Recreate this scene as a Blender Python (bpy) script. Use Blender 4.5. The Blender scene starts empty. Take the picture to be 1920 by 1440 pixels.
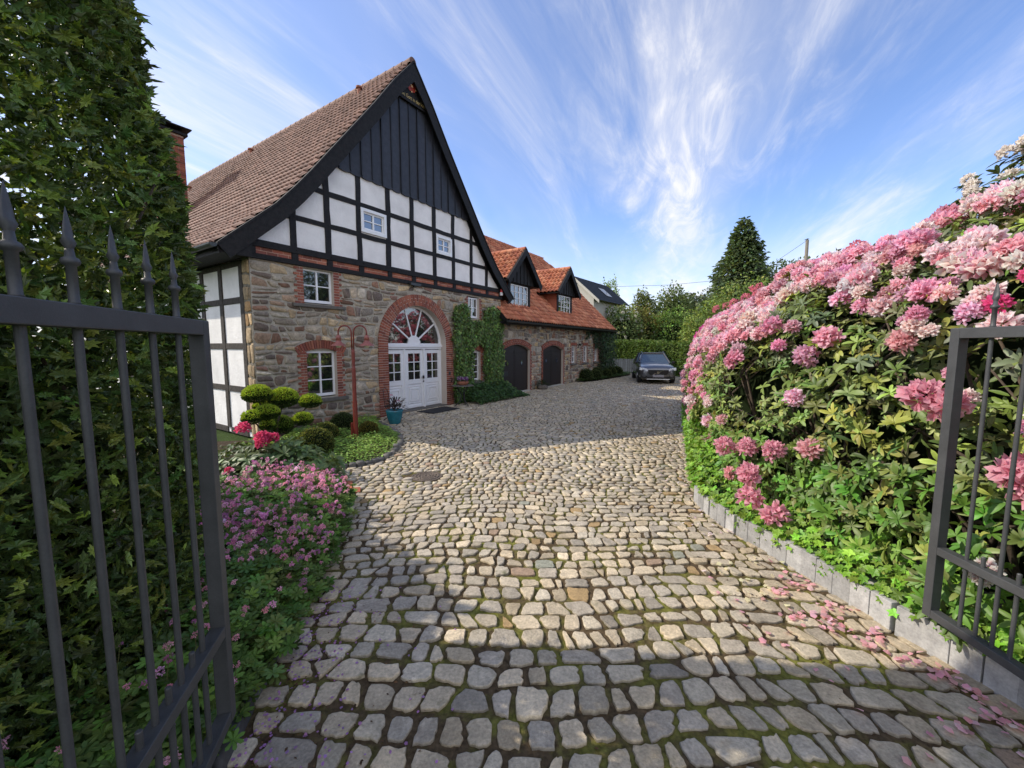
import bpy, math, random
import numpy as np
from mathutils import Vector, Matrix, geometry
rng = np.random.default_rng(7); random.seed(7)
PI = math.pi; R = math.radians
sc = bpy.context.scene; COL = sc.collection

# ------------------------------------------------------------------ objects
def tag(o, label=None, cat=None, group=None, kind=None):
    if label: o['label'] = label
    if cat: o['category'] = cat
    if group: o['group'] = group
    if kind: o['kind'] = kind
    return o
def empty(name, loc=(0,0,0), rz=0, **k):
    o = bpy.data.objects.new(name, None); COL.objects.link(o)
    o.location = loc; o.rotation_euler = (0,0,rz); o.empty_display_size = .2
    return tag(o, **k)
def raw(name, V, F, mat, parent=None, col=None, smooth=False, **k):
    """V (n,3), F list of index arrays (each (m,kk)) or list of lists; col (n,3|4) per vertex"""
    me = bpy.data.meshes.new(name)
    V = np.asarray(V, dtype=np.float32)
    if isinstance(F, np.ndarray): F = [F]
    if len(F) and isinstance(F[0], np.ndarray) and F[0].ndim == 2:
        loops = np.concatenate([f.ravel() for f in F]).astype(np.int32)
        tot = np.concatenate([np.full(len(f), f.shape[1], dtype=np.int32) for f in F])
    else:
        loops = np.array([i for f in F for i in f], dtype=np.int32)
        tot = np.array([len(f) for f in F], dtype=np.int32)
    st = np.concatenate([[0], np.cumsum(tot)[:-1]]).astype(np.int32)
    me.vertices.add(len(V)); me.vertices.foreach_set('co', V.ravel())
    me.loops.add(len(loops)); me.loops.foreach_set('vertex_index', loops)
    me.polygons.add(len(tot)); me.polygons.foreach_set('loop_start', st); me.polygons.foreach_set('loop_total', tot)
    me.polygons.foreach_set('use_smooth', np.full(len(tot), bool(smooth)))
    if col is not None:
        col = np.asarray(col, dtype=np.float32)
        if col.shape[1] == 3: col = np.hstack([col, np.ones((len(col),1), np.float32)])
        a = me.color_attributes.new('Col', 'FLOAT_COLOR', 'POINT'); a.data.foreach_set('color', col.ravel())
    me.update(calc_edges=True); me.validate(verbose=False)
    if mat: me.materials.append(mat)
    o = bpy.data.objects.new(name, me); COL.objects.link(o)
    if parent: o.parent = parent
    return tag(o, **k)
class MB:
    def __init__(s): s.v=[]; s.f=[]; s.c=[]
    def add(s, vs, fs, c=(1,1,1)):
        b=len(s.v); s.v += [tuple(p) for p in vs]; s.f += [[b+i for i in f] for f in fs]; s.c += [c]*len(vs); return s
    def box(s, x0,x1,y0,y1,z0,z1, c=(1,1,1)):
        return s.add([(x0,y0,z0),(x1,y0,z0),(x1,y1,z0),(x0,y1,z0),(x0,y0,z1),(x1,y0,z1),(x1,y1,z1),(x0,y1,z1)],
            [(0,3,2,1),(4,5,6,7),(0,1,5,4),(1,2,6,5),(2,3,7,6),(3,0,4,7)], c)
    def prism(s, poly, y0, y1, c=(1,1,1)):
        """poly in (x,z) extruded along y"""
        n=len(poly)
        return s.add([(x,y0,z) for x,z in poly]+[(x,y1,z) for x,z in poly],
            [list(range(n)), list(range(2*n-1,n-1,-1))]+[(i,i+n,(i+1)%n+n,(i+1)%n) for i in range(n)], c)
    def hprism(s, poly, z0, z1, c=(1,1,1)):
        n=len(poly)
        return s.add([(x,y,z0) for x,y in poly]+[(x,y,z1) for x,y in poly],
            [list(range(n))[::-1], list(range(n,2*n))]+[(i,(i+1)%n,(i+1)%n+n,i+n) for i in range(n)], c)
    def bar(s, p, q, w, y0, y1, c=(1,1,1)):
        (a,b),(d,e)=p,q; L=math.hypot(d-a,e-b); nx,nz=-(e-b)/L*w/2,(d-a)/L*w/2
        return s.prism([(a-nx,b-nz),(d-nx,e-nz),(d+nx,e+nz),(a+nx,b+nz)], y0, y1, c)
    def hewn(s, p, q, w, y0, y1, c=(1,1,1)):
        (a,b),(d,e)=p,q; L=math.hypot(d-a,e-b); tx,tz=(d-a)/L,(e-b)/L; nx,nz=-tz,tx; k=max(2,int(L/.35)); lo=[];hi=[]; o=0
        for i in range(k+1):
            o=o*.5+random.gauss(0,.007) if 0<i<k else 0; x=a+(d-a)*i/k; z=b+(e-b)*i/k; w1=w/2*(1+random.gauss(0,.05)); w2=w/2*(1+random.gauss(0,.05))
            lo.append((x+nx*(o-w1),z+nz*(o-w1))); hi.append((x+nx*(o+w2),z+nz*(o+w2)))
        return s.prism(lo+hi[::-1], y0, y1, c)
    def tube(s, pts, r, n=8, c=(1,1,1), cap=True):
        pts=[Vector(p) for p in pts]; m=len(pts); rr = r if isinstance(r,(list,tuple)) else [r]*m
        b=len(s.v); up=Vector((0,0,1)); prev=None
        for i,p in enumerate(pts):
            t=(pts[min(i+1,m-1)]-pts[max(i-1,0)]).normalized()
            if prev is None:
                a=t.cross(up) if abs(t.z)<.95 else t.cross(Vector((1,0,0)))
            else: a=prev-t*prev.dot(t)
            a.normalize(); prev=a; bb=t.cross(a)
            for k in range(n):
                th=2*PI*k/n; s.v.append(tuple(p+(a*math.cos(th)+bb*math.sin(th))*rr[i])); s.c.append(c)
        for i in range(m-1):
            for k in range(n):
                s.f.append([b+i*n+k,b+i*n+(k+1)%n,b+(i+1)*n+(k+1)%n,b+(i+1)*n+k])
        if cap: s.f.append([b+k for k in range(n)][::-1]); s.f.append([b+(m-1)*n+k for k in range(n)])
        return s
    def lathe(s, prof, cx=0, cy=0, n=24, c=(1,1,1), cap=True):
        b=len(s.v)
        for r,z in prof:
            for k in range(n):
                th=2*PI*k/n; s.v.append((cx+r*math.cos(th),cy+r*math.sin(th),z)); s.c.append(c)
        for i in range(len(prof)-1):
            for k in range(n): s.f.append([b+i*n+k,b+i*n+(k+1)%n,b+(i+1)*n+(k+1)%n,b+(i+1)*n+k])
        if cap: s.f.append([b+k for k in range(n)][::-1]); s.f.append([b+(len(prof)-1)*n+k for k in range(n)])
        return s
    def build(s, name, mat, parent=None, smooth=False, bevel=0, **k):
        o = raw(name, s.v, s.f, mat, parent, col=np.array(s.c,dtype=np.float32)[:,:3], smooth=smooth, **k)
        if bevel:
            m=o.modifiers.new('b','BEVEL'); m.width=bevel; m.segments=2; m.limit_method='ANGLE'
        return o

# ------------------------------------------------------------------ materials
def mat(name, base, rough=.6, attr=False, n1=None, bump=None, metal=0, spec=.5, trans=0, c2=None, coat=0, ior=None, n2=None, obj=True):
    """n1=(scale,lo,hi) brightness noise; c2=(colour,scale,thr_lo,thr_hi) patches of a 2nd colour; bump=(scale,strength,dist)"""
    m=bpy.data.materials.new(name); m.use_nodes=True; nt=m.node_tree; N=nt.nodes; L=nt.links
    b=N['Principled BSDF']; b.inputs['Roughness'].default_value=rough; b.inputs['Metallic'].default_value=metal
    b.inputs['Specular IOR Level'].default_value=spec
    if ior: b.inputs['IOR'].default_value=ior
    if coat: b.inputs['Coat Weight'].default_value=coat; b.inputs['Coat Roughness'].default_value=.05
    tc=N.new('ShaderNodeTexCoord'); co=tc.outputs['Object']
    cs=None
    if attr:
        a=N.new('ShaderNodeAttribute'); a.attribute_name='Col'; cs=a.outputs['Color']
        if base!=(1,1,1):
            mx=N.new('ShaderNodeMix'); mx.data_type='RGBA'; mx.blend_type='MULTIPLY'; mx.inputs[0].default_value=1
            L.new(cs,mx.inputs[6]); mx.inputs[7].default_value=(*base,1); cs=mx.outputs[2]
    else:
        rgb=N.new('ShaderNodeRGB'); rgb.outputs[0].default_value=(*base,1); cs=rgb.outputs[0]
    def noise(scale,detail=6,rough=.6):
        n=N.new('ShaderNodeTexNoise'); n.inputs['Scale'].default_value=scale; n.inputs['Detail'].default_value=detail; n.inputs['Roughness'].default_value=rough
        L.new(co,n.inputs['Vector']); return n.outputs['Fac']
    if c2:
        cc,s_,lo,hi=c2
        mr=N.new('ShaderNodeMapRange'); L.new(noise(s_),mr.inputs[0]); mr.inputs[1].default_value=lo; mr.inputs[2].default_value=hi
        mx=N.new('ShaderNodeMix'); mx.data_type='RGBA'; L.new(mr.outputs[0],mx.inputs[0]); L.new(cs,mx.inputs[6]); mx.inputs[7].default_value=(*cc,1); cs=mx.outputs[2]
    for nn in (n1,n2):
        if nn:
            s_,lo,hi=nn
            mr=N.new('ShaderNodeMapRange'); L.new(noise(s_),mr.inputs[0]); mr.inputs[1].default_value=.3; mr.inputs[2].default_value=.7
            mr.inputs[3].default_value=lo; mr.inputs[4].default_value=hi
            mx=N.new('ShaderNodeMix'); mx.data_type='RGBA'; mx.blend_type='MULTIPLY'; mx.inputs[0].default_value=1
            L.new(cs,mx.inputs[6]); L.new(mr.outputs[0],mx.inputs[7]); cs=mx.outputs[2]
    L.new(cs,b.inputs['Base Color'])
    if bump:
        s_,st,d=bump; bp=N.new('ShaderNodeBump'); bp.inputs['Strength'].default_value=st; bp.inputs['Distance'].default_value=d
        L.new(noise(s_,8,.65),bp.inputs['Height']); L.new(bp.outputs[0],b.inputs['Normal'])
    if trans:
        t=N.new('ShaderNodeBsdfTranslucent'); mx=N.new('ShaderNodeMixShader'); mx.inputs[0].default_value=trans
        g=N.new('ShaderNodeMix'); g.data_type='RGBA'; g.blend_type='MULTIPLY'; g.inputs[0].default_value=1; L.new(cs,g.inputs[6]); g.inputs[7].default_value=(1.35,1.25,.6,1) if trans<.45 else (1.1,1,1,1)
        L.new(g.outputs[2],t.inputs[0]); L.new(b.outputs[0],mx.inputs[1]); L.new(t.outputs[0],mx.inputs[2]); L.new(mx.outputs[0],N['Material Output'].inputs[0])
    return m
M={}
M['cobble']=mat('cobble',(1,1,1),.75,attr=True,n1=(55,.72,1.2),n2=(13,.8,1.15),bump=(70,.9,.012),c2=((.13,.13,.06),9,.62,.8),spec=.35)
M['joint']=mat('joint_moss',(.092,.066,.038),.95,n1=(30,.5,1.5),bump=(90,.8,.012),c2=((.15,.15,.035),2.3,.46,.60),spec=.1)
M['soil']=mat('soil',(.06,.045,.03),.95,n1=(12,.6,1.4),bump=(25,1,.03),spec=.1)
M['lawn']=mat('lawn_base',(.045,.075,.02),.95,n1=(3,.7,1.3),bump=(40,1,.05),spec=.1)
M['mortar']=mat('mortar',(.40,.36,.29),.95,n1=(9,.7,1.2),bump=(45,.8,.02),spec=.15)
M['stone']=mat('rubble_stone',(1,1,1),.85,attr=True,n1=(24,.65,1.25),n2=(5,.8,1.15),bump=(30,.6,.02),spec=.2)
M['brick']=mat('clinker_brick',(1,1,1),.8,attr=True,n1=(60,.75,1.2),bump=(90,.4,.006),spec=.3)
M['bmortar']=mat('brick_mortar',(.50,.43,.37),.95,bump=(60,.5,.01))
M['plaster']=mat('white_plaster',(.85,.835,.815),.9,n1=(2.2,.84,1.03),n2=(.6,.90,1.03),bump=(14,.45,.03),spec=.2)
M['timber']=mat('black_timber',(.013,.012,.012),.62,n1=(14,.6,1.6),bump=(30,.35,.01),spec=.2)
M['oldtimber']=mat('grey_timber',(.055,.048,.042),.8,n1=(18,.55,1.5),bump=(40,.6,.012),spec=.2)
M['boards']=mat('dark_boards',(.022,.023,.030),.5,attr=True,n1=(9,.7,1.4),bump=(30,.25,.006),spec=.4)
M['tile_br']=mat('brown_tile',(1,1,1),.7,attr=True,n1=(7,.75,1.2),n2=(40,.85,1.12),bump=(70,.3,.006),spec=.3)
M['white']=mat('white_paint',(.78,.79,.80),.35,n1=(8,.95,1.02),spec=.4)
M['glass']=mat('window_glass',(.012,.014,.016),.03,spec=1.0,ior=1.9,n1=(1.5,.5,1.5))
M['skyglass']=mat('upper_glass',(.012,.016,.02),.03,spec=1.0,ior=2.0)
M['sill']=mat('sandstone_sill',(.12,.11,.095),.85,n1=(12,.7,1.25),bump=(30,.6,.01))
M['garage']=mat('dark_brown_door',(.018,.012,.010),.5,n1=(10,.8,1.3),bump=(20,.15,.005))
M['metal']=mat('gate_paint',(.070,.073,.076),.5,n1=(9,.8,1.15),n2=(160,.9,1.1),bump=(220,.25,.002),spec=.45,metal=.2)
M['iron']=mat('black_iron',(.012,.012,.012),.5)
M['zinc']=mat('dark_gutter',(.05,.055,.055),.45,metal=.4,n1=(5,.8,1.2))
M['lamp']=mat('red_lamp_paint',(.17,.026,.016),.4,n1=(20,.8,1.2),spec=.5)
M['lampshade']=mat('copper_shade',(.26,.085,.065),.4,n1=(20,.8,1.2),spec=.5)
M['opal']=mat('opal_glass',(.7,.68,.55),.2)
M['pot']=mat('teal_glaze',(.02,.16,.21),.18,n1=(5,.7,1.3),spec=.6)
M['concrete']=mat('palisade_concrete',(1,1,1),.9,attr=True,n1=(10,.7,1.15),n2=(60,.8,1.12),bump=(80,.5,.006),c2=((.10,.10,.09),6,.62,.85))
M['leaf']=mat('leaf',(1,1,1),.48,attr=True,trans=.24,spec=.4)
M['leafm']=mat('leaf_matt',(1,1,1),.6,attr=True,trans=.28,spec=.3)
M['holly']=mat('holly_leaf',(1,1,1),.38,attr=True,trans=.2,spec=.4)
M['petal']=mat('petal',(1,1,1),.6,attr=True,trans=.5,spec=.2)
M['wood']=mat('branch_bark',(.075,.055,.04),.9,n1=(30,.6,1.4),bump=(60,.8,.01))
M['dark']=mat('inner_shade',(.012,.018,.008),1,spec=0)
M['mat']=mat('rubber_mat',(.012,.012,.013),.9,bump=(150,.8,.01))
M['castiron']=mat('rusty_iron',(.15,.12,.095),.75,n1=(40,.6,1.4),bump=(90,.4,.004),metal=.3)
M['red']=mat('red_lens',(.5,.02,.02),.3); M['whitep']=mat('white_plastic',(.75,.75,.75),.4)
M['gold']=mat('gold_letters',(.48,.36,.14),.5); M['rose']=mat('red_rose_paint',(.35,.04,.02),.5); M['plum']=mat('apricot_paint',(.75,.45,.25),.5)
M['fence']=mat('grey_fence',(.16,.18,.20),.8,attr=True,n1=(6,.75,1.25),bump=(30,.3,.01))
M['carpaint']=mat('grey_metallic',(.13,.135,.15),.3,metal=.75,coat=1); M['carblack']=mat('black_trim',(.01,.01,.01),.4)
M['chrome']=mat('chrome',(.7,.7,.72),.12,metal=1); M['headlamp']=mat('headlamp_lens',(.9,.93,.95),.08,spec=1,coat=1)
M['tyre']=mat('tyre_rubber',(.012,.012,.012),.8); M['plate']=mat('plate_grey',(.28,.27,.29),.5); M['carglass']=mat('windscreen',(.03,.045,.055),.04,spec=1,ior=1.8)
M['slate']=mat('grey_slate',(.075,.082,.10),.75,attr=True,n1=(3,.85,1.15)); M['cream']=mat('cream_render',(.46,.44,.38),.9,n1=(1,.9,1.05))
M['pole']=mat('weathered_pole',(.24,.21,.17),.9,n1=(12,.7,1.2))
M['terracotta']=mat('terracotta',(.30,.115,.07),.8,n1=(20,.8,1.2))
M['text_dark']=mat('dark_digit',(.01,.01,.01),.4)

# ------------------------------------------------------------------ scatter
def norm(a): return a/np.maximum(np.linalg.norm(a,axis=1,keepdims=True),1e-9)
def scatter(name, tpl, P, D, Nn, S, C, mat_, parent=None, C2=None, smooth=True, W=None, **k):
    """tpl=(verts (v,3) [x side,y along,z up], faces list, tvals (v,)) ; P pos, D direction of y axis, Nn approx normal, S size, C colour, C2 tip colour"""
    tv,tf,tt=tpl; n=len(P); P=np.asarray(P,float)
    D=norm(np.asarray(D,float)); X=norm(np.cross(D,Nn)); Z=np.cross(X,D)
    S=np.broadcast_to(np.asarray(S,float),(n,))
    Wd=S if W is None else W
    V=(P[:,None,:]+ X[:,None,:]*(tv[None,:,0:1]*Wd[:,None,None]) + D[:,None,:]*(tv[None,:,1:2]*S[:,None,None]) + Z[:,None,:]*(tv[None,:,2:3]*S[:,None,None])).reshape(-1,3)
    C=np.broadcast_to(np.asarray(C,float),(n,3)); C2=C if C2 is None else np.broadcast_to(np.asarray(C2,float),(n,3))
    cc=(C[:,None,:]*(1-tt[None,:,None])+C2[:,None,:]*tt[None,:,None]).reshape(-1,3)
    by={}
    for f in tf: by.setdefault(len(f),[]).append(f)
    off=(np.arange(n)*len(tv))
    F=[(np.array(fs)[None,:,:]+off[:,None,None]).reshape(-1,kk) for kk,fs in by.items()]
    if name is None: return V,F,cc
    return raw(name,V,F,mat_,parent,col=cc,smooth=smooth,**k)
def join_cl(lst):
    V=[];F={};C=[];b=0
    for v,f,c in lst:
        V.append(v);C.append(c)
        for a in f: F.setdefault(a.shape[1],[]).append(a+b)
        b+=len(v)
    return np.concatenate(V),[np.concatenate(x) for x in F.values()],np.concatenate(C)
def leaf_tpl(w=.32, droop=-.12, fold=.06):
    v=[(0,0,0),(0,.28,0),(0,.58,droop*.25),(0,.86,droop*.7),(0,1,droop),(-w*.30,.25,fold*.6),(-w*.5,.56,fold+droop*.25),(-w*.36,.86,fold*.6+droop*.7),(w*.30,.25,fold*.6),(w*.5,.56,fold+droop*.25),(w*.36,.86,fold*.6+droop*.7)]
    f=[(0,1,5),(1,2,6,5),(2,3,7,6),(3,4,7),(0,8,1),(1,8,9,2),(2,9,10,3),(3,10,4)]
    return np.array(v),f,np.array([.0,.1,.2,.3,.5,.6,.7,.6,.6,.7,.6])
def poly_tpl(rs, cz=-.05, cy=.5):
    """star outline: list of (angle_deg, radius) around (0,cy); fan from centre"""
    v=[(0,cy,cz)]+[(r*math.sin(R(a)),cy+r*math.cos(R(a)),.03*(i%2)) for i,(a,r) in enumerate(rs)]
    n=len(rs); f=[(0,i+1,(i+1)%n+1) for i in range(n)]
    return np.array(v),f,np.array([0]+[1.]*n)
HOLLY=poly_tpl([(0,.55),(22,.26),(42,.40),(62,.2),(95,.31),(115,.19),(140,.34),(160,.3),(180,.5),(200,.3),(220,.34),(245,.19),(265,.31),(298,.2),(318,.40),(338,.26)],cz=-.1)
IVY=poly_tpl([(0,.55),(28,.28),(58,.48),(90,.27),(128,.42),(168,.34),(180,.22),(192,.34),(232,.42),(270,.27),(302,.48),(332,.28)],cz=-.04)
GER=poly_tpl([(a,r) for k in range(7) for a,r in ((-150+k*50-14,.44),(-150+k*50,.55),(-150+k*50+14,.44),(-150+k*50+25,.22))][:-1]+[(180,.06)],cz=-.09)
OVAL=leaf_tpl(); NARROW=leaf_tpl(.26,-.2,.05)
DIAM=(np.array([(0,0,0),(-.3,.5,.05),(0,1,-.05),(.3,.5,.05)]),[(0,3,2),(0,2,1)],np.array([0,.6,1,.6]))
def rosette(nl=8, w=.30, tilt=.35, seed=0, tip=True):
    r=np.random.default_rng(seed); VV=[];FF=[];TT=[];b=0; tv,tf,tt=leaf_tpl(w*r.uniform(1.0,1.35),-.28,.06)
    for i in range(nl):
        a=2*PI*i/nl+r.uniform(-.55,.55); el=tilt+r.uniform(-.6,.5); L=r.uniform(.55,1.15)
        d=np.array([math.cos(a)*math.cos(el),math.sin(a)*math.cos(el),math.sin(el)]); up=np.array([0,0,1.]); x=np.cross(d,up); x/=np.linalg.norm(x); z=np.cross(x,d)
        VV.append(tv[:,:1]*x*L+tv[:,1:2]*d*L+tv[:,2:]*z*L); FF+= [tuple(b+j for j in f) for f in tf]; TT.append(tt*r.uniform(.3,1)); b+=len(tv)
    V=np.concatenate(VV); return V,FF,np.concatenate(TT)      # axis z up
def truss(nf=13, seed=0, open_=1.0, frill=.16):
    """dome of five-petalled funnel flowers; axis z"""
    r=np.random.default_rng(seed); VV=[];FF=[];TT=[];b=0
    for i in range(nf):
        t=math.acos(1-(i+.5)/nf*1.05); a=i*2.4+r.uniform(-.5,.5); t=t*r.uniform(.8,1.15)
        ax=np.array([math.sin(t)*math.cos(a),math.sin(t)*math.sin(a),math.cos(t)]); ax/=np.linalg.norm(ax)
        x=np.cross(ax,[.3,.5,.8]); x/=np.linalg.norm(x); y=np.cross(ax,x); c=ax*r.uniform(.28,.52)
        for k in range(5):
            th=2*PI*k/5+r.uniform(-.1,.1)
            def pt(rad,ang,h): return c+(x*math.cos(ang)+y*math.sin(ang))*rad+ax*h
            vs=[pt(.04,th,.0),pt(.24*open_,th-.42,.28+r.uniform(-.05,.05)),pt(.40*open_,th-.30,.24+r.uniform(-frill,frill)),pt(.42*open_,th+.05,.30+r.uniform(-frill,frill)),pt(.38*open_,th+.36,.22+r.uniform(-frill,frill)),pt(.22*open_,th+.45,.28+r.uniform(-.05,.05))]
            VV.append(np.array(vs)); FF.append((b,b+1,b+2,b+3)); FF.append((b,b+3,b+4,b+5)); TT.append(np.array([0,.35,.9,1,.9,.35])); b+=6
    V=np.concatenate(VV); return V,FF,np.concatenate(TT)
def scatter_axis(name,tpls,P,A,S,C,mat_,parent=None,C2=None,smooth=True,**k):
    """templates whose axis is z; random spin"""
    P=np.asarray(P); n=len(P); which=rng.integers(0,len(tpls),n); out=[]
    S=np.broadcast_to(S,(n,)); C=np.broadcast_to(C,(n,3)); C2=C if C2 is None else np.broadcast_to(C2,(n,3)); A=norm(np.asarray(A,float))
    T=norm(np.cross(A,norm(rng.normal(size=(n,3)))))
    for w,(tv,tf,tt) in enumerate(tpls):
        m=which==w
        if not m.any(): continue
        # map tpl z -> axis : use scatter with D=T (y), Z=A
        out.append(scatter(None,(tv,tf,tt),P[m],T[m],A[m],S[m],C[m],None,C2=C2[m]))
    V,F,cc=join_cl(out)
    return raw(name,V,F,mat_,parent,col=cc,smooth=smooth,**k)
def vary(n, base, amt=.25, hue=.08):
    b=np.array(base)[None,:]*np.exp(rng.normal(0,amt,(n,1)))*(1+rng.normal(0,hue,(n,3))); return np.clip(b,.002,.95)
def noise3(P, s=1., seed=0):
    """cheap smooth noise ~[-1,1] from sines"""
    r=np.random.default_rng(seed); P=np.asarray(P)*s; o=np.zeros(len(P))
    for i in range(7):
        d=r.normal(size=3); d/=np.linalg.norm(d); f=1+.45*i; o+=np.sin(P@d*f*2.2+r.uniform(0,6))/(1+.3*i)
    return o/3.2

# ------------------------------------------------------------------ stones
def stones(C4, h, n=12, jit=.06, dome=.25, ex=4.5, seed=1, rings=((1.0,-.25),(.98,.55),(.84,.96)), tilt=.0):
    """C4 (N,4,2) ccw corners -> verts (N,(rings*n+1),3) with z=height, faces"""
    r=np.random.default_rng(seed); N=len(C4); th=np.linspace(0,2*PI,n,endpoint=False)+PI/n
    k=(np.abs(np.cos(th))**ex+np.abs(np.sin(th))**ex)**(-1/ex); A=k*np.cos(th); B=k*np.sin(th)
    A=A[None,:]*(1+r.normal(0,jit,(N,n))); B=B[None,:]*(1+r.normal(0,jit,(N,n)))
    A=np.clip(A,-1.06,1.06); B=np.clip(B,-1.06,1.06)
    w=np.stack([(1-A)*(1-B),(1+A)*(1-B),(1+A)*(1+B),(1-A)*(1+B)],-1)/4
    O=np.einsum('Nnk,Nkd->Nnd',w,C4); c=C4.mean(1)[:,None,:]
    hh=h*np.exp(r.normal(0,.2,(N,1))); vs=[]; sx=r.normal(0,tilt,(N,1)); sy=r.normal(0,tilt,(N,1))
    for s_,z_ in rings:
        P=c+(O-c)*s_; zz=hh*z_+ (sx*(P[:,:,0]-c[:,:,0])+sy*(P[:,:,1]-c[:,:,1]) if z_>0 else 0)+ (r.normal(0,h*.05,(N,n)) if z_>0 else 0)
        vs.append(np.concatenate([P,np.broadcast_to(zz,(N,n))[:,:,None]],-1))
    top=np.concatenate([c,np.broadcast_to(hh*(1+dome*.3),(N,1))[:,:,None]],-1); vs.append(top)
    V=np.concatenate(vs,1); m=len(rings); nv=m*n+1; off=(np.arange(N)*nv)[:,None,None]
    q=np.array([(i*n+j,i*n+(j+1)%n,(i+1)*n+(j+1)%n,(i+1)*n+j) for i in range(m-1) for j in range(n)])
    t=np.array([((m-1)*n+j,(m-1)*n+(j+1)%n,m*n) for j in range(n)])
    return V,[(q[None]+off).reshape(-1,4),(t[None]+off).reshape(-1,3)],nv
def inpoly(P, poly):
    x,y=P[:,0],P[:,1]; ins=np.zeros(len(P),bool); n=len(poly)
    for i in range(n):
        x0,y0=poly[i];x1,y1=poly[(i+1)%n]
        c=((y0>y)!=(y1>y)); xi=(x1-x0)*(y-y0)/((y1-y0) if y1!=y0 else 1e-9)+x0; ins^=(c&(x<xi))
    return ins
def plate(outer, holes, y, depth, name, mat_, parent):
    """wall plate in (x,z) with holes, front at y, reveals going back by depth"""
    polys=[[Vector((a,b,0)) for a,b in p] for p in [outer]+holes]
    flat=[p for pl in [outer]+holes for p in pl]
    tris=geometry.tessellate_polygon(polys)
    V=[(a,y,b) for a,b in flat]+[(a,y+depth,b) for a,b in flat]; n=len(flat); F=[]
    for t in tris:
        (x0,z0),(x1,z1),(x2,z2)=[flat[i] for i in t]
        t=list(t) if (x1-x0)*(z2-z0)-(x2-x0)*(z1-z0)>0 else list(t)[::-1]
        F.append(t)
    b=0
    for pl in [outer]+holes:
        m=len(pl)
        for i in range(m): F.append([b+i,b+(i+1)%m,b+(i+1)%m+n,b+i+n])
        b+=m
    return raw(name,V,F,mat_,parent,col=np.ones((len(V),3)))
# ------------------------------------------------------------------ farmhouse (local frame: x along the gable wall, y into the house)
HX,HY,HA=-3.904,11.660,math.atan2(.8362,.5484)
def H(s,t,z=0):
    return (HX+s*.5484+t*.8362, HY+s*.8362-t*.5484, z)
house=empty('farmhouse',(HX,HY,0),HA,label='half-timbered farmhouse with stone ground floor and steep black boarded gable',cat='house')
wing=empty('garage_wing',(HX,HY,0),HA,label='low stone wing with orange pantile roof, two dormers and dark arched garage doors',cat='building')
CX=1.42
PROF=[(0,10.50),(.77,9.58),(1.48,8.62),(2.2,7.70),(2.83,6.90),(3.36,6.22),(3.79,5.70),(4.22,5.22),(4.72,4.76),(5.40,4.14)]
def profz(dx):
    dx=abs(dx)
    for (a,b),(c,d) in zip(PROF,PROF[1:]):
        if dx<=c: return b+(d-b)*(dx-a)/(c-a)
    return 4.1
def profd(z):
    for (a,b),(c,d) in zip(PROF,PROF[1:]):
        if z>=d: return a+(c-a)*(b-z)/(b-d)
    return 5.4
GREY=[tuple(min(.55,v*w_) for v,w_ in zip(c,(1.95,1.82,1.62))) for c in [(.15,.135,.115),(.20,.18,.15),(.125,.115,.105),(.17,.125,.095),(.13,.08,.06),(.24,.195,.135),(.175,.165,.145),(.085,.07,.062),(.23,.215,.19)]]
WARM=[tuple(min(.5,v*1.55) for v in c) for c in [(.25,.185,.115),(.19,.16,.125),(.12,.095,.08),(.30,.22,.12),(.16,.145,.12),(.20,.115,.08),(.15,.09,.068),(.26,.21,.15)]]
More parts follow.
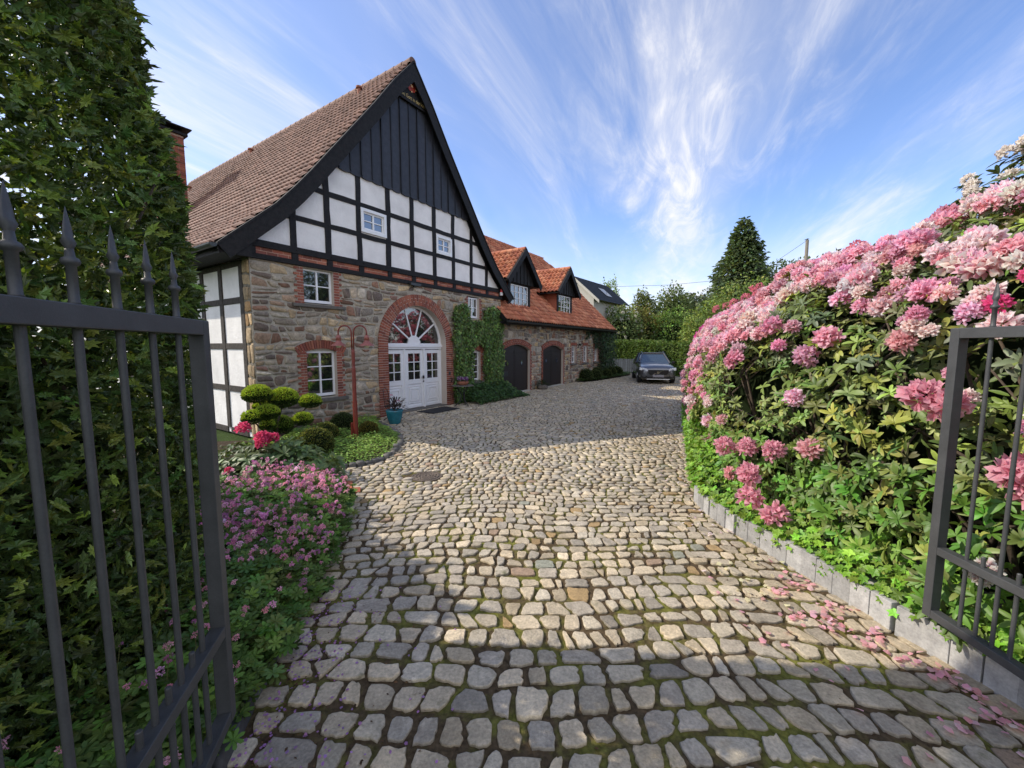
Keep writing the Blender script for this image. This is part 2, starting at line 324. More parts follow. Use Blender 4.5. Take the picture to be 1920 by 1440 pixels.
def wallstones(name, x0,x1,z0,z1, ex, arches, pal, parent, warm=None, seed=3, smooth=True, rowh=(.10,.24), ww=(.16,.5), to3=None, mx=.03):
    r=np.random.default_rng(seed); zs=[z0]
    while zs[-1]<z1-.08: zs.append(min(z1,zs[-1]+r.uniform(*rowh)))
    zs[-1]=z1; C=[];cc=[]
    def zl(k,x): 
        if k==0 or k==len(zs)-1: return zs[k]
        return zs[k]+.045*math.sin(x*1.7+k*2.1)+.03*math.sin(x*4.1+k*5.3)
    for k in range(len(zs)-1):
        xs=[x0]; 
        while xs[-1]<x1: xs.append(xs[-1]+r.uniform(*ww)*(1.15 if zs[k+1]-zs[k]<.15 else .9))
        xs[-1]=x1; j=r.normal(0,.025,len(xs)); j[0]=j[-1]=0
        for i in range(len(xs)-1):
            a0,a1=xs[i]+j[i],xs[i+1]+j[i+1]; b0,b1=xs[i]-j[i],xs[i+1]-j[i+1]; m=.014+r.uniform(0,.010)
            if a1-a0<.07: continue
            za,zb,zc,zd=zl(k,a0),zl(k,a1),zl(k+1,b1),zl(k+1,b0)
            parts=[(0,1)] if (r.random()>.22 or zd-za<.17) else [(0,.5),(.5,1)]
            for p0,p1 in parts:
                l0=za+(zd-za)*p0; l1=zb+(zc-zb)*p0; u0=za+(zd-za)*p1; u1=zb+(zc-zb)*p1
                C.append([(a0+m,l0+m),(a1-m,l1+m),(b1-m,u1-m),(b0+m,u0-m)])
                base=pal[int(r.integers(len(pal)))]
                if warm and r.random()<warm((a0+a1)/2,(za+zc)/2): base=WARM[int(r.integers(len(WARM)))]
                cc.append(np.array(base)*math.exp(r.normal(0,.16)))
    C=np.array(C);cc=np.array(cc); ctr=C.mean(1); keep=np.ones(len(C),bool)
    for (a,b,c,d) in ex: keep&=~((ctr[:,0]>a)&(ctr[:,0]<b)&(ctr[:,1]>c)&(ctr[:,1]<d))
    for (cx,cz,rr,zm) in arches: keep&=~((np.hypot(ctr[:,0]-cx,ctr[:,1]-cz)<rr)&(ctr[:,1]>=zm-.01))
    C=C[keep];cc=cc[keep]
    V,F,nv=stones(C,.020,n=12,jit=.085,dome=.08,ex=7,seed=seed,rings=((1.0,-.3),(.975,.75),(.92,1.0)),tilt=.04)
    P=V.reshape(-1,3)
    for (a,b,c,d) in ex:
        ins=(P[:,0]>a)&(P[:,0]<b)&(P[:,1]>c)&(P[:,1]<d)
        q=P[ins]; dl=np.stack([q[:,0]-a,b-q[:,0],q[:,1]-c,d-q[:,1]],1); kx=dl.argmin(1)
        q[kx==0,0]=a;q[kx==1,0]=b;q[kx==2,1]=c;q[kx==3,1]=d; P[ins]=q
    for (cx,cz,rr,zm) in arches:
        dx=P[:,0]-cx;dz=P[:,1]-cz;d=np.hypot(dx,dz);ins=(d<rr)&(P[:,1]>zm); f=rr/np.maximum(d[ins],1e-6); P[ins,0]=cx+dx[ins]*f;P[ins,1]=cz+dz[ins]*f
    W=np.stack([P[:,0],-P[:,2],P[:,1]],1) if to3 is None else to3(P)
    col=np.repeat(cc,nv,axis=0)*np.exp(r.normal(0,.06,(len(P),1)))
    return raw(name,W,F,M['stone'],parent,col=col,smooth=smooth)
def bcol(r=random): 
    b=random.choice([(.36,.115,.068),(.31,.095,.06),(.27,.085,.058),(.38,.14,.085),(.33,.12,.075),(.22,.075,.055)]); k=random.uniform(.66,1.0); return tuple(x*k for x in b)
def jamb(mb, x0,x1,z0,z1, tooth, y0=-.03,y1=.12, ch=.068):
    """courses of bricks; tooth=-1/+1 gives the ragged side"""
    n=max(1,round((z1-z0)/ch)); ch=(z1-z0)/n; j=.013
    for k in range(n):
        a,b=x0,x1
        if k%2: 
            if tooth<0: a+=.07
            if tooth>0: b-=.07
        zz=z0+k*ch
        L=b-a; nb=1 if L<.19 else 2 if L<.38 else 3
        sp=[a,b] if nb==1 else ([a,a+L*(.36 if k%2 else .64),b] if nb==2 else [a,a+L*.3,a+L*.65,b])
        for i in range(len(sp)-1):
            mb.box(sp[i]+j/2,sp[i+1]-j/2,y0+random.uniform(-.003,.003),y1,zz+j/2,zz+ch-j/2,bcol())
def voussoirs(mb,cx,cz,r0,r1,a0,a1,bw=.075,y0=-.03,y1=.12,rows=1):
    n=max(2,round((a1-a0)*(r0+r1)/2/bw)); g=.015
    for i in range(n):
        t0=a0+(a1-a0)*i/n; t1=a0+(a1-a0)*(i+1)/n
        if rows==2:
            cut=(.36 if i%2 else .64); rr=[r0,r0+(r1-r0)*cut,r1]
        else: rr=[r0,r1]
        for q in range(len(rr)-1):
            ra,rb=rr[q]+g/2,rr[q+1]-g/2
            pts=[]
            for rad,t in ((ra,t0+g/2/ra),(rb,t0+g/2/rb),(rb,t1-g/2/rb),(ra,t1-g/2/ra)): pts.append((cx+rad*math.cos(t),cz+rad*math.sin(t)))
            mb.prism(pts[::-1] if True else pts, y0+random.uniform(-.003,.003), y1, bcol())
def arc(cx,cz,r,a0,a1,n): return [(cx+r*math.cos(a0+(a1-a0)*i/n),cz+r*math.sin(a0+(a1-a0)*i/n)) for i in range(n+1)]
def window(parent,x0,x1,z0,z1,cols,rows,y=.08,fr=.055,mu=.026,name='window',label=None,glass='glass',arch=0,sill=None,sash=True):
    mb=MB(); t=.05
    mb.box(x0,x0+fr,y,y+t,z0,z1); mb.box(x1-fr,x1,y,y+t,z0,z1); mb.box(x0+fr,x1-fr,y,y+t,z0,z0+fr*1.25)
    if arch:
        mid=(x0+x1)/2; hw=(x1-x0)/2-fr
        top=[(x0+fr,z1-fr)]+[(mid-hw*math.cos(PI*i/8),z1-fr+arch*0-(-arch)*math.sin(PI*i/8)*.0) for i in range(1,8)]+[(x1-fr,z1-fr)]
    mb.box(x0+fr,x1-fr,y,y+t,z1-fr,z1)
    w=(x1-x0-2*fr); h=z1-z0-fr*2.25
    if arch:  # segmental head, the frame follows the brick arch
        n=8; P=[(x0+(x1-x0)*i/n, z1+arch*(1-((i/n-.5)*2)**2)) for i in range(n+1)]
        mb.prism([(x0,z1)]+P[1:-1]+[(x1,z1)],y,y+t)
    for i in range(1,cols):
        xx=x0+fr+w*i/cols; m=mu*1.7 if (cols%2==0 and i==cols//2) else mu
        mb.box(xx-m/2,xx+m/2,y-.006,y+t-.002,z0+fr*1.25,z1-fr)
    for k in range(1,rows):
        zz=z0+fr*1.25+h*k/rows
        for i in range(cols):
            a=x0+fr+w*i/cols+(mu*.86 if i else 0); b=x0+fr+w*(i+1)/cols-(mu*.86 if i<cols-1 else 0)
            mb.box(a,b,y-.002,y+t-.006,zz-mu/2,zz+mu/2)
    o=mb.build(name,M['white'],parent,bevel=.004)
    if label: o['label']=label
    g=MB(); g.box(x0+fr,x1-fr,y+.025,y+.03,z0+fr*1.25,z1-fr); g.build('pane',M[glass],o)
    if sill:
        sx0,sx1,sz0,sz1=sill; s=MB(); s.box(sx0,sx1,-.09,.12,sz0,sz1); s.build('sill',M['sill'],o,bevel=.008)
    return o
# ---- front stone wall
Wf=[(-2.12,-1.33,3.18,4.0),(-2.13,-1.33,.82,1.98),(4.1,4.78,3.17,3.93),(4.1,4.83,.78,1.9)]
arch_c=(1.61,2.13)
door_hole=[(.36,0.0),(2.86,0.0)]+arc(arch_c[0],arch_c[1],1.25,0,PI,24)
def rect(a,b,c,d): return [(a,c),(b,c),(b,d),(a,d)]
holes=[rect(a-.03,b+.03,c-.03,min(d+.03,3.99)) for a,b,c,d in Wf]
outer=[(-3.3,0),(.33,0)]+[(.33,2.13)]+[(arch_c[0]-1.28*math.cos(PI*i/24),arch_c[1]+1.28*math.sin(PI*i/24)) for i in range(1,24)]+[(2.89,2.13),(2.89,0),(6.25,0),(6.25,4.05),(-3.3,4.05)]
plate(outer,holes,0,.34,'stone_wall',M['mortar'],house)
mw=.235
exc=[(a-mw+.03,b+mw-.03,c-.10,d+.03) for a,b,c,d in Wf[:1]]+[(a-mw+.03,b+mw-.03,c-.10,d+.22) for a,b,c,d in Wf[1:2]]+[(4.1-.17,4.78+.17,3.12,4.0),(4.1-.17,4.83+.2,.70,2.1)]+[(.03,3.19,-.2,2.14)]
wallstones('rubble_facing',-3.3,6.25,0.0,4.03,exc,[(arch_c[0],arch_c[1],1.6,arch_c[1])],GREY,house,warm=lambda x,z:.12+.5*max(0,min(1,(x+.5)/3)) if z>2.2 else .12)
for (a,b,c,d),tp in zip(Wf,(0,1,0,1)):
    mb=MB(); m=mw if a<0 else .17
    jamb(mb,a-m,a,c-.06,d-(0 if not tp else .02),-1); jamb(mb,b,b+m,c-.06,d-(0 if not tp else .02),1)
    if tp:   # segmental brick head
        hw=(b-a)/2+m*.8; mid=(a+b)/2; rad=hw*1.9; cz=d-.02-math.sqrt(rad*rad-((b-a)/2)**2)
        al=math.asin(hw/rad); voussoirs(mb,mid,cz,rad+.0,rad+.23,PI/2-al,PI/2+al,.07)
    if tp:
        bo=mb.build('brick_surround',M['brick'],house)
        mb=MB(); mb.box(a-m+.07,a-.004,-.02,.11,c-.05,d); mb.box(b+.004,b+m-.07,-.02,.11,c-.05,d); mb.build('brick_joints',M['bmortar'],bo)
    else:
        for (p0,p1,q0,q1,tt) in ((a-m,a,a-m+.07,a-.004,-1),(b,b+m,b+.004,b+m-.07,1)):
            mb=MB(); jamb(mb,p0,p1,c-.06,d,tt); bo=mb.build('brick_jamb',M['brick'],house); mb=MB(); mb.box(q0,q1,-.02,.11,c-.05,d); mb.build('brick_joints',M['bmortar'],bo)
mb=MB()
voussoirs(mb,arch_c[0],arch_c[1],1.25,1.61,0,PI,.078,rows=2,y0=-.045,y1=.26)
jamb(mb,0.0,.36,0,2.13,0,y0=-.045,y1=.26,ch=.07); jamb(mb,2.86,3.22,0,2.13,0,y0=-.045,y1=.26,ch=.07)
bo=mb.build('brick_arch',M['brick'],house)
mb=MB(); mb.box(.01,.355,-.035,.25,0,2.13); mb.box(2.865,3.21,-.035,.25,0,2.13)
for i in range(24):
    a0,a1=PI*i/24,PI*(i+1)/24; mb.prism([(arch_c[0]+r_*math.cos(t_),arch_c[1]+r_*math.sin(t_)) for r_,t_ in ((1.255,a0),(1.6,a0),(1.6,a1),(1.255,a1))][::-1],-.035,.25)
mb.build('brick_joints',M['bmortar'],bo)
window(house,*Wf[0],2,2,sill=(-2.42,-1.03,3.05,3.13),label='white upper window with four panes left of the arch')
window(house,*Wf[1],2,3,sill=(-2.32,-1.05,.68,.77),arch=.05,label='white ground floor window with six panes and segmental brick head')
window(house,*Wf[2],2,2,label='small white upper window between the ivy',name='window')
window(house,*Wf[3],2,4,sill=(4.0,5.0,.66,.74),arch=.04,label='tall white window framed by ivy')
# curtains seen behind the ivy windows / light blind
# ---- entrance
dr=empty('entrance_door',(0,0,0),0); dr.parent=house
mb=MB(); y=.20
def frame(mb,x0,x1,z0,z1,w,y0,y1):
    mb.box(x0,x0+w,y0,y1,z0,z1); mb.box(x1-w,x1,y0,y1,z0,z1); mb.box(x0+w,x1-w,y0,y1,z0,z0+w); mb.box(x0+w,x1-w,y0,y1,z1-w,z1)
lw=(2.86-.36)/3; glass=MB()
for k in range(3):
    a=.36+lw*k; b=a+lw
    mb.box(a,a+.035,y,y+.09,.06,2.0); mb.box(b-.035,b,y,y+.09,.06,2.0)
    a+=.035;b-=.035
    mb.box(a,b,y+.05,y+.08,.06,.88)                # lower panel ground
    frame(mb,a,b,.08,1.98,.085,y+.02,y+.075)
    mb.box(a+.085,b-.085,y+.02,y+.075,.86,.98)
    frame(mb,a+.10,b-.10,.22,.80,.028,y+.028,y+.06); frame(mb,a+.17,b-.17,.29,.73,.05,y+.022,y+.06)
    mb.box(a+.25,b-.25,y+.03,y+.06,.37,.65)
    g0,g1,h0,h1=a+.12,b-.12,.98,1.88
    frame(mb,a+.085,b-.085,.98,1.895,.035,y+.015,y+.07)
    mb.box((g0+g1)/2-.014,(g0+g1)/2+.014,y+.025,y+.06,h0+.03,h1-.02)
    for q in (1,2):
        zz=h0+(h1-h0)*q/3
        mb.box(g0,(g0+g1)/2-.014,y+.028,y+.058,zz-.014,zz+.014); mb.box((g0+g1)/2+.014,g1,y+.028,y+.058,zz-.014,zz+.014)
    glass.box(g0,g1,y+.045,y+.05,h0+.03,h1-.02)
mb.box(.36,2.86,y-.02,y+.09,2.0,2.06); mb.box(.34,2.88,y-.05,y+.09,2.06,2.13); mb.box(.36,2.86,y-.03,y+.08,2.13,2.19)
mb.box(1.61+lw/2-.03,1.61+lw/2+.03,y-.02,y-.001,.0,2.0)
mb.build('door_leaf',M['white'],dr,bevel=.005)
g=glass.build('door_glass',M['glass'],dr)
mb=MB()
for i in range(20):
    a0,a1=PI*i/20,PI*(i+1)/20; mb.prism([(arch_c[0]+r_*math.cos(t_),arch_c[1]+.04+r_*math.sin(t_)) for r_,t_ in ((1.15,a0),(1.25,a0),(1.25,a1),(1.15,a1))][::-1],y,y+.07)
for k in range(1,5):
    t_=PI*k/5; mb.bar((arch_c[0]+.2*math.cos(t_),2.18+.2*math.sin(t_)),(arch_c[0]+1.17*math.cos(t_),2.18+1.17*math.sin(t_)),.05,y+.01,y+.05)
hub=[(arch_c[0]+.27*math.cos(t_),2.17+.27*math.sin(t_)) for t_ in [PI*i/10 for i in range(11)]]; mb.prism(hub,y-.01,y+.055)
mb.build('fanlight',M['white'],dr,bevel=.004)
mb=MB(); mb.prism([(arch_c[0]+1.2*math.cos(PI*i/24),2.15+1.2*math.sin(PI*i/24)) for i in range(25)],y+.03,y+.035); mb.build('fanlight_glass',M['glass'],dr)
mb=MB(); mb.box(1.93,1.99,y-.045,y-.021,1.02,1.12); mb.tube([(1.96,y-.02,1.07),(1.96,y-.075,1.07),(1.87,y-.08,1.07)],.014,8); mb.tube([(1.96,y-.045,.93),(1.96,y-.02,.93)],.025,10); mb.build('door_handle',M['iron'],dr)
mb=MB(); mb.box(.36,2.86,-.06,.30,.0,.055); mb.build('doorstep',M['sill'],house,bevel=.01)
# intercom, house number
mb=MB(); mb.box(2.97,3.06,-.062,-.046,1.08,1.20,(1,1,1)); mb.tube([(3.015,-.062,1.12),(3.015,-.07,1.12)],.012,8); mb.build('doorbell',M['zinc'],house,bevel=.004)
def text(name,body,loc,size,mat_,parent,ext=.006,al='CENTER',rx=PI/2,rz=0,sx=1):
    c=bpy.data.curves.new(name,'FONT'); c.body=body; c.size=size; c.extrude=ext; c.align_x=al; c.materials.append(mat_)
    o=bpy.data.objects.new(name,c); COL.objects.link(o); o.location=loc; o.rotation_euler=(rx,0,rz); o.scale=(sx,1,1); me=bpy.data.meshes.new_from_object(o.evaluated_get(bpy.context.evaluated_depsgraph_get())); m=bpy.data.objects.new(name,me); COL.objects.link(m); m.location=loc; m.rotation_euler=o.rotation_euler; m.scale=o.scale; m.parent=parent; bpy.data.objects.remove(o); m.name=name; return m
text('house_number','2',(3.11,-.052,.82),.24,M['text_dark'],house)
# ---- timber bands above the stone
def wob(p): return (p[0]+random.uniform(-.008,.008),p[1]+random.uniform(-.006,.006))
mb=MB(); bb=MB()
mb.box(-3.32,6.28,-.07,.1,4.02,4.13)                      # lower beam
mb.box(-3.32,6.28,-.085,.1,4.28,4.43)                    # sill beam
POST=[-2.31,-1.42,-.48,.49,1.43,2.39,3.33,4.32,5.26]
xs=[-3.3,-2.9]+[]; 
for p in [-3.25]+POST+[6.15]: mb.box(p-.075,p+.075,-.065,.1,4.13,4.28)
pp=[-3.25]+POST+[6.15]
for a,b in zip(pp,pp[1:]):
    a+=.075;b-=.075
    for k,(z0,z1) in enumerate(((4.13,4.205),(4.205,4.28))):
        x=a; off=.12 if k else 0
        while x<b-.01:
            e=min(b,x+(.24-off)); off=0
            bb.box(x+.005,e-.005,-.035+random.uniform(-.003,.003),.05,z0+.005,z1-.005,tuple(c*1.15 for c in bcol())); x=e
    bb.box(a,b,-.028,.04,4.13,4.28,(.75,.55,.42))
bb.build('brick_band',M['brick'],house)
# rail at two levels, posts, raking timbers
def inset_x(z): return profd(z)-.30
for z,w in ((5.13,.125),(5.93,.13)):
    d=inset_x(z)
    seg=[CX-d]+[p for p in POST if abs(p-CX)<d]+[CX+d]
    for a,b in zip(seg,seg[1:]):
        mb.hewn(wob((a,z)),wob((b,z)),w,-.026,.05)
for p in POST:
    top=min(profz(p-CX)-.25,6.75); mb.hewn((p+random.uniform(-.01,.01),4.43),(p+random.uniform(-.012,.012),top),.155+random.uniform(-.012,.012),-.03,.05)
pts=[(profd(z)-.26,z) for z in (4.36,4.8,5.2,5.7,6.3,6.9)]
for sgn in (-1,1):
    for (a,za),(b,zb) in zip(pts,pts[1:]): mb.bar((CX+sgn*a,za),(CX+sgn*b,zb+.02),.20,-.034,.05)
for p in POST:  # wooden pegs
    for z in (4.36,5.13,5.93):
        if z<profz(p-CX)-.5: mb.tube([(p+.03,-.10 if z<4.5 else -.045,z),(p+.03,-.05,z)],.013,6)
mb.build('timber_frame',M['timber'],house,bevel=.006)
# plaster infill (gable field)
def inner(z): return profd(z)-.12
pl=[(CX-inner(4.4),4.4),(CX+inner(4.4),4.4)]+[(CX+inner(z),z) for z in (4.8,5.2,5.7,6.2,6.9)]+[(CX-inner(z),z) for z in (6.9,6.2,5.7,5.2,4.8)]
UW=[(-.44,.42,5.22,5.87),(2.47,3.24,5.19,5.80)]
plate(pl,[rect(a+.06,b-.06,c+.06,d-.06) for a,b,c,d in UW],0,.15,'plaster_infill',M['plaster'],house)
for (a,b,c,d),lb in zip(UW,('white square gable window with four panes on the left','white square gable window with four panes on the right')):
    f=MB(); frame(f,a,b,c,d,.085,-.05,.06); o=f.build('window_casing',M['white'],house,bevel=.006)
    w=window(house,a+.085,b-.085,c+.085,d-.085,2,2,y=.0,fr=.045,mu=.03,glass='skyglass',label=lb)
# ---- dark boarding
mb=MB(); bw=.345; x=CX-2.83; k=0
while x<CX+2.83:
    a=x+.008; b=min(x+bw-.008,CX+2.83)
    def tp(xx): return max(6.6,profz(xx-CX)-.16)
    top=[(b,tp(b))]+([(CX,tp(CX))] if a<CX<b else [])+[(a,tp(a))]
    zb=6.66; sc_=[(a+(b-a)*i/8, zb-.028*math.sin(PI*i/8)) for i in range(9)]
    if tp((a+b)/2)>6.72:
        sh=random.uniform(.85,1.15); mb.prism(sc_+top,-.062 if k%2 else -.05,-.01,(sh,sh,sh))
    x+=bw;k+=1
mb.build('gable_boarding',M['boards'],house)
mb=MB(); x=CX-2.83+bw
while x<CX+2.8:
    if profz(x-CX)>7: mb.box(x-.022,x+.022,-.085,-.0621,6.70,profz(x-CX)-.2,(.55,.55,.55))
    x+=bw
mb.build('cover_strip',M['boards'],house)
zb=9.40; d=profd(zb)-.14
ib=MB(); ib.prism([(CX-d,zb),(CX+d,zb),(CX,10.30)],-.125,-.088); ib.box(CX-d-.02,CX+d+.02,-.15,-.126,zb-.05,zb+.01)
ibo=ib.build('inscription_board',M['timber'],house)
text('lettering','Ehr sei Gott in der Höh',(CX,-.128,9.46),.15,M['gold'],ibo,ext=.004,sx=.80)
em=MB()
for k in range(5):
    t_=PI/2+2*PI*k/5; cx,cz=CX+.105*math.cos(t_),9.86+.105*math.sin(t_)
    em.prism([(cx+.075*math.cos(a_),cz+.075*math.sin(a_)) for a_ in [2*PI*i/10 for i in range(10)]],-.140,-.126)
emo=em.build('rose_emblem',M['rose'],ibo)
e2=MB(); e2.prism([(CX+.05*math.cos(a_),9.86+.05*math.sin(a_)) for a_ in [2*PI*i/12 for i in range(12)]],-.150,-.1405)
for k in range(5):
    t_=PI/2+2*PI*(k+.5)/5; cx,cz=CX+.165*math.cos(t_),9.86+.165*math.sin(t_)
    e2.prism([(cx+.024*math.cos(a_),cz+.024*math.sin(a_)) for a_ in [2*PI*i/6 for i in range(6)]],-.148,-.1265)
e2.build('rose_heart',M['plum'],ibo)
# ---- barge boards
YB=-.22
for sgn,nm in ((-1,'left'),(1,'right')):
    out=[(CX+sgn*a,b) for a,b in PROF]; inn=[]
    for i,(a,b) in enumerate(PROF):
        p=PROF[max(i-1,0)];q=PROF[min(i+1,len(PROF)-1)]; dx,dz=q[0]-p[0],q[1]-p[1];L=math.hypot(dx,dz); w=.33
        n=(dz/L*w,-dx/L*w)
        if i==0: inn.append((CX,b-.56))
        else: inn.append((CX+sgn*max(0,(a+n[0])),b+n[1]))
    mb=MB()
    for i in range(len(out)-1):
        poly=[out[i],out[i+1],inn[i+1],inn[i]]
        mb.prism(poly if sgn<0 else poly[::-1],YB-.04,YB)
    # top capping
    for i in range(len(out)-1):
        (a,b),(c,d_)=out[i],out[i+1]
        mb.add([(a,YB-.06,b+.03),(c,YB-.06,d_+.03),(c,YB+.05,d_+.03),(a,YB+.05,b+.03),(a,YB-.06,b-.03),(c,YB-.06,d_-.03),(c,YB+.05,d_-.03),(a,YB+.05,b-.03)],[(0,1,2,3),(7,6,5,4),(0,4,5,1),(1,5,6,2),(2,6,7,3),(3,7,4,0)])
    mb.build('barge_board',M['timber'],house)
    # soffit boards under the verge
    sf=MB()
    for i in range(len(out)-1):
        (a,b),(c,d_)=PROF[i],PROF[i+1]
        sf.add([(CX+sgn*a,YB,b-.12),(CX+sgn*c,YB,d_-.12),(CX+sgn*c,.12,d_-.12),(CX+sgn*a,.12,b-.12)],[(0,1,2,3)])
    sf.build('verge_soffit',M['timber'],house)
# ---- roof tiles
def tile_tpl(wd,ln,th=.045,amp=.028):
    n=7; v=[];f=[]
    for j,(yy,lift) in enumerate(((0,th),(ln*1.12,0))):
        for i in range(n):
            x=-wd/2+wd*i/(n-1); u=i/(n-1); z=amp*(math.sin(u*2*PI-.6)+.55*math.sin(u*PI))
            v.append((x,yy,z+lift))
    for i in range(n): v.append((v[i][0],0,v[i][2]-.03))
    for i in range(n-1): f.append((i,i+1,n+i+1,n+i)); f.append((2*n+i,2*n+i+1,i+1,i))
    return np.array(v),f,np.zeros(len(v))
def tiles(name, rows, parent, pal, wd=.22, extra=None, amp=.028):
    """rows: list of (p(x at start), dir along ridge (unit), normal, upslope dir, start, end, ln); lays tiles row by row"""
    P=[];D=[];Nn=[];Cc=[];LN=rows[0][6]
    for (o,rd,nn,up,a,b,ln) in rows:
        n=int((b-a)/wd); 
        for i in range(n+1):
            s=a+(i+.5)*wd
            if s>b+.02: break
            P.append(np.array(o)+np.array(rd)*s+rng.normal(0,.002,3)); D.append(np.array(up)+rng.normal(0,.006,3)); Nn.append(nn); Cc.append(np.array(pal[int(rng.integers(len(pal)))])*math.exp(rng.normal(0,.10)))
    tp=tile_tpl(wd*1.06,LN,amp=amp)
    return scatter(name,tp,np.array(P),np.array(D),np.array(Nn),1.0,np.array(Cc),M['tile_br'],parent,smooth=True,W=np.ones(len(P)))
BR=[(.205,.115,.087),(.24,.135,.10),(.18,.10,.077),(.265,.15,.115),(.22,.125,.095)]
ORG=[(.44,.15,.075),(.49,.185,.095),(.39,.125,.065),(.54,.235,.13),(.34,.115,.068),(.46,.17,.092)]
DEPTH=16.3
pts=[]                                                    # resample the slope by arc length
L=[0]
for (a,b),(c,d_) in zip(PROF,PROF[1:]): L.append(L[-1]+math.hypot(c-a,d_-b))
def at_len(l):
    for i in range(len(L)-1):
        if l<=L[i+1]: 
            u=(l-L[i])/(L[i+1]-L[i]); (a,b),(c,d_)=PROF[i],PROF[i+1]; return a+(c-a)*u,b+(d_-b)*u,((c-a)/(L[i+1]-L[i]),(d_-b)/(L[i+1]-L[i]))
    (a,b),(c,d_)=PROF[-2],PROF[-1]; return c,d_,((c-a)/(L[-1]-L[-2]),(d_-b)/(L[-1]-L[-2]))
for sgn in (-1,1):
    rows=[]; ln=.26; n=int(L[-1]/ln)
    for k in range(1,n+2):
        l=min(k*ln,L[-1]+.04); a,b,t_=at_len(l); up=(-sgn*t_[0],0,-t_[1]); nn=(-sgn*t_[1],0,t_[0])
        rows.append(((CX+sgn*a,0,b+.035),(0,1,0),nn,up,YB+.06,DEPTH,ln))
    tiles('roof',rows,house,BR,wd=.20,amp=.022)
    mb=MB()                                                # deck below the tiles
    for (a,b),(c,d_) in zip(PROF,PROF[1:]):
        mb.add([(CX+sgn*a,YB+.02,b-.02),(CX+sgn*c,YB+.02,d_-.02),(CX+sgn*c,DEPTH,d_-.02),(CX+sgn*a,DEPTH,b-.02)],[(0,1,2,3)])
    mb.build('roof_deck',M['timber'],house)
def ridge_caps(name,p0,p1,parent,pal,step=.36,r=.12):
    p0=Vector(p0);p1=Vector(p1);n=int((p1-p0).length/step); d=(p1-p0)/n; mb=MB()
    side=d.cross(Vector((0,0,1))).normalized(); up=side.cross(d).normalized()
    for i in range(n):
        a=p0+d*i; b=a+d*1.12; c=pal[random.randrange(len(pal))]; base=len(mb.v)
        for q,(pt,rr) in enumerate(((a,r*1.12),(b,r))):
            for k in range(9):
                th=PI*(-.12+1.24*k/8); mb.v.append(tuple(pt+side*math.cos(th)*rr+up*(math.sin(th)*rr-.04))); mb.c.append(c)
        for k in range(8): mb.f.append([base+k,base+k+1,base+9+k+1,base+9+k])
        mb.f.append([base+k for k in range(9)])
    return mb.build(name,M['tile_br'],parent,smooth=False)
ridge_caps('ridge_cap',(CX,YB,10.54),(CX,DEPTH,10.54),house,BR)
for (s_,yy) in ((.95,1.7),(.85,8.6),(.4,13.6)):
    z=profz(s_-CX); v=MB(); v.tube([(s_,yy,z-.05),(s_,yy,z+.24)],.06,10); v.tube([(s_,yy,z+.22),(s_,yy,z+.27)],.10,10); v.build('roof_vent',M['terracotta'],house)
# snow-guard style flashing line lower on the roof near the valley
mb=MB(); mb.box(-3.9,-3.35,YB+.02,DEPTH,4.02,4.045); mb.add([(CX-5.4,YB,4.10),(CX-5.4,DEPTH,4.10),(CX-4.72,DEPTH,4.06),(CX-4.72,YB,4.06)],[(0,1,2,3)]); mb.box(CX-5.36,CX-5.32,YB,DEPTH,3.98,4.14); mb.prism([(CX-5.4,4.13),(CX-5.36,3.99),(-3.32,3.99),(-3.32,4.12),(CX-4.72,4.72)],YB,YB+.05)
mb.build('eave_soffit',M['timber'],house)
def gutter(parent,p0,p1,r=.07,name='gutter'):
    mb=MB(); p0=Vector(p0);p1=Vector(p1); side=(p1-p0).cross(Vector((0,0,1))).normalized(); n=8
    for pt in (p0,p1):
        for k in range(n+1):
            th=PI+PI*k/n; q=pt+side*math.cos(th)*r+Vector((0,0,1))*math.sin(th)*r; mb.v.append(tuple(q)); mb.c.append((1,1,1))
    for k in range(n): mb.f.append([k,k+1,n+1+k+1,n+1+k])
    mb.f.append(list(range(n+1))); mb.f.append([n+1+k for k in range(n+1)][::-1])
    o=mb.build(name,M['zinc'],parent,smooth=False); m=o.modifiers.new('s','SOLIDIFY'); m.thickness=.008; return o
gutter(house,(CX-5.47,YB-.05,4.14),(CX-5.47,DEPTH,4.14))
gutter(house,(CX+5.47,YB-.05,4.14),(CX+5.47,DEPTH,4.14))
# ---- side wall (left, sunlit)
sw=MB(); sw.box(-3.285,-3.2,.32,DEPTH,0,4.0); sw.build('plaster_side',M['plaster'],house)
tm=MB(); ys=[.42]+[1.48+1.06*i for i in range(14)]
for q in ys: tm.box(-3.315,-3.25,q-.085+random.uniform(-.01,.01),q+.085,0.12,4.0)
for i,(q0,q1) in enumerate(zip(ys,ys[1:])):
    for z,w in ((.06,.14),(1.09,.14),(2.1,.14),(3.14,.14),(3.95,.12)):
        tm.box(-3.308,-3.25,q0+.085,q1-.085,z-w/2,z+w/2)
tm.build('side_timber',M['oldtimber'],house,bevel=.006)
qz=0;C=[];
wallstones('corner_quoins',0.0,.335,0,4.0,[],[],[(.42,.30,.17),(.36,.27,.17),(.45,.34,.21),(.40,.25,.12)],house,seed=9,rowh=(.2,.42),ww=(.2,.4),to3=lambda P:np.stack([-3.3-P[:,2]*.8,.335-P[:,0],P[:,1]],1))
mb=MB(); mb.box(-3.30,-2.95,0.001,.335,0,4.04); mb.build('corner_core',M['mortar'],house)
mb=MB(); mb.box(-3.2,6.2,DEPTH-.2,DEPTH-.05,0,4.3); mb.prism([(CX-4.9,4.3),(CX+4.9,4.3),(CX+3.7,5.6),(CX,10.4),(CX-3.7,5.6)],DEPTH-.2,DEPTH-.05); mb.box(6.1,6.2,.3,DEPTH-.2,0,4.3); mb.build('rear_wall',M['plaster'],house)
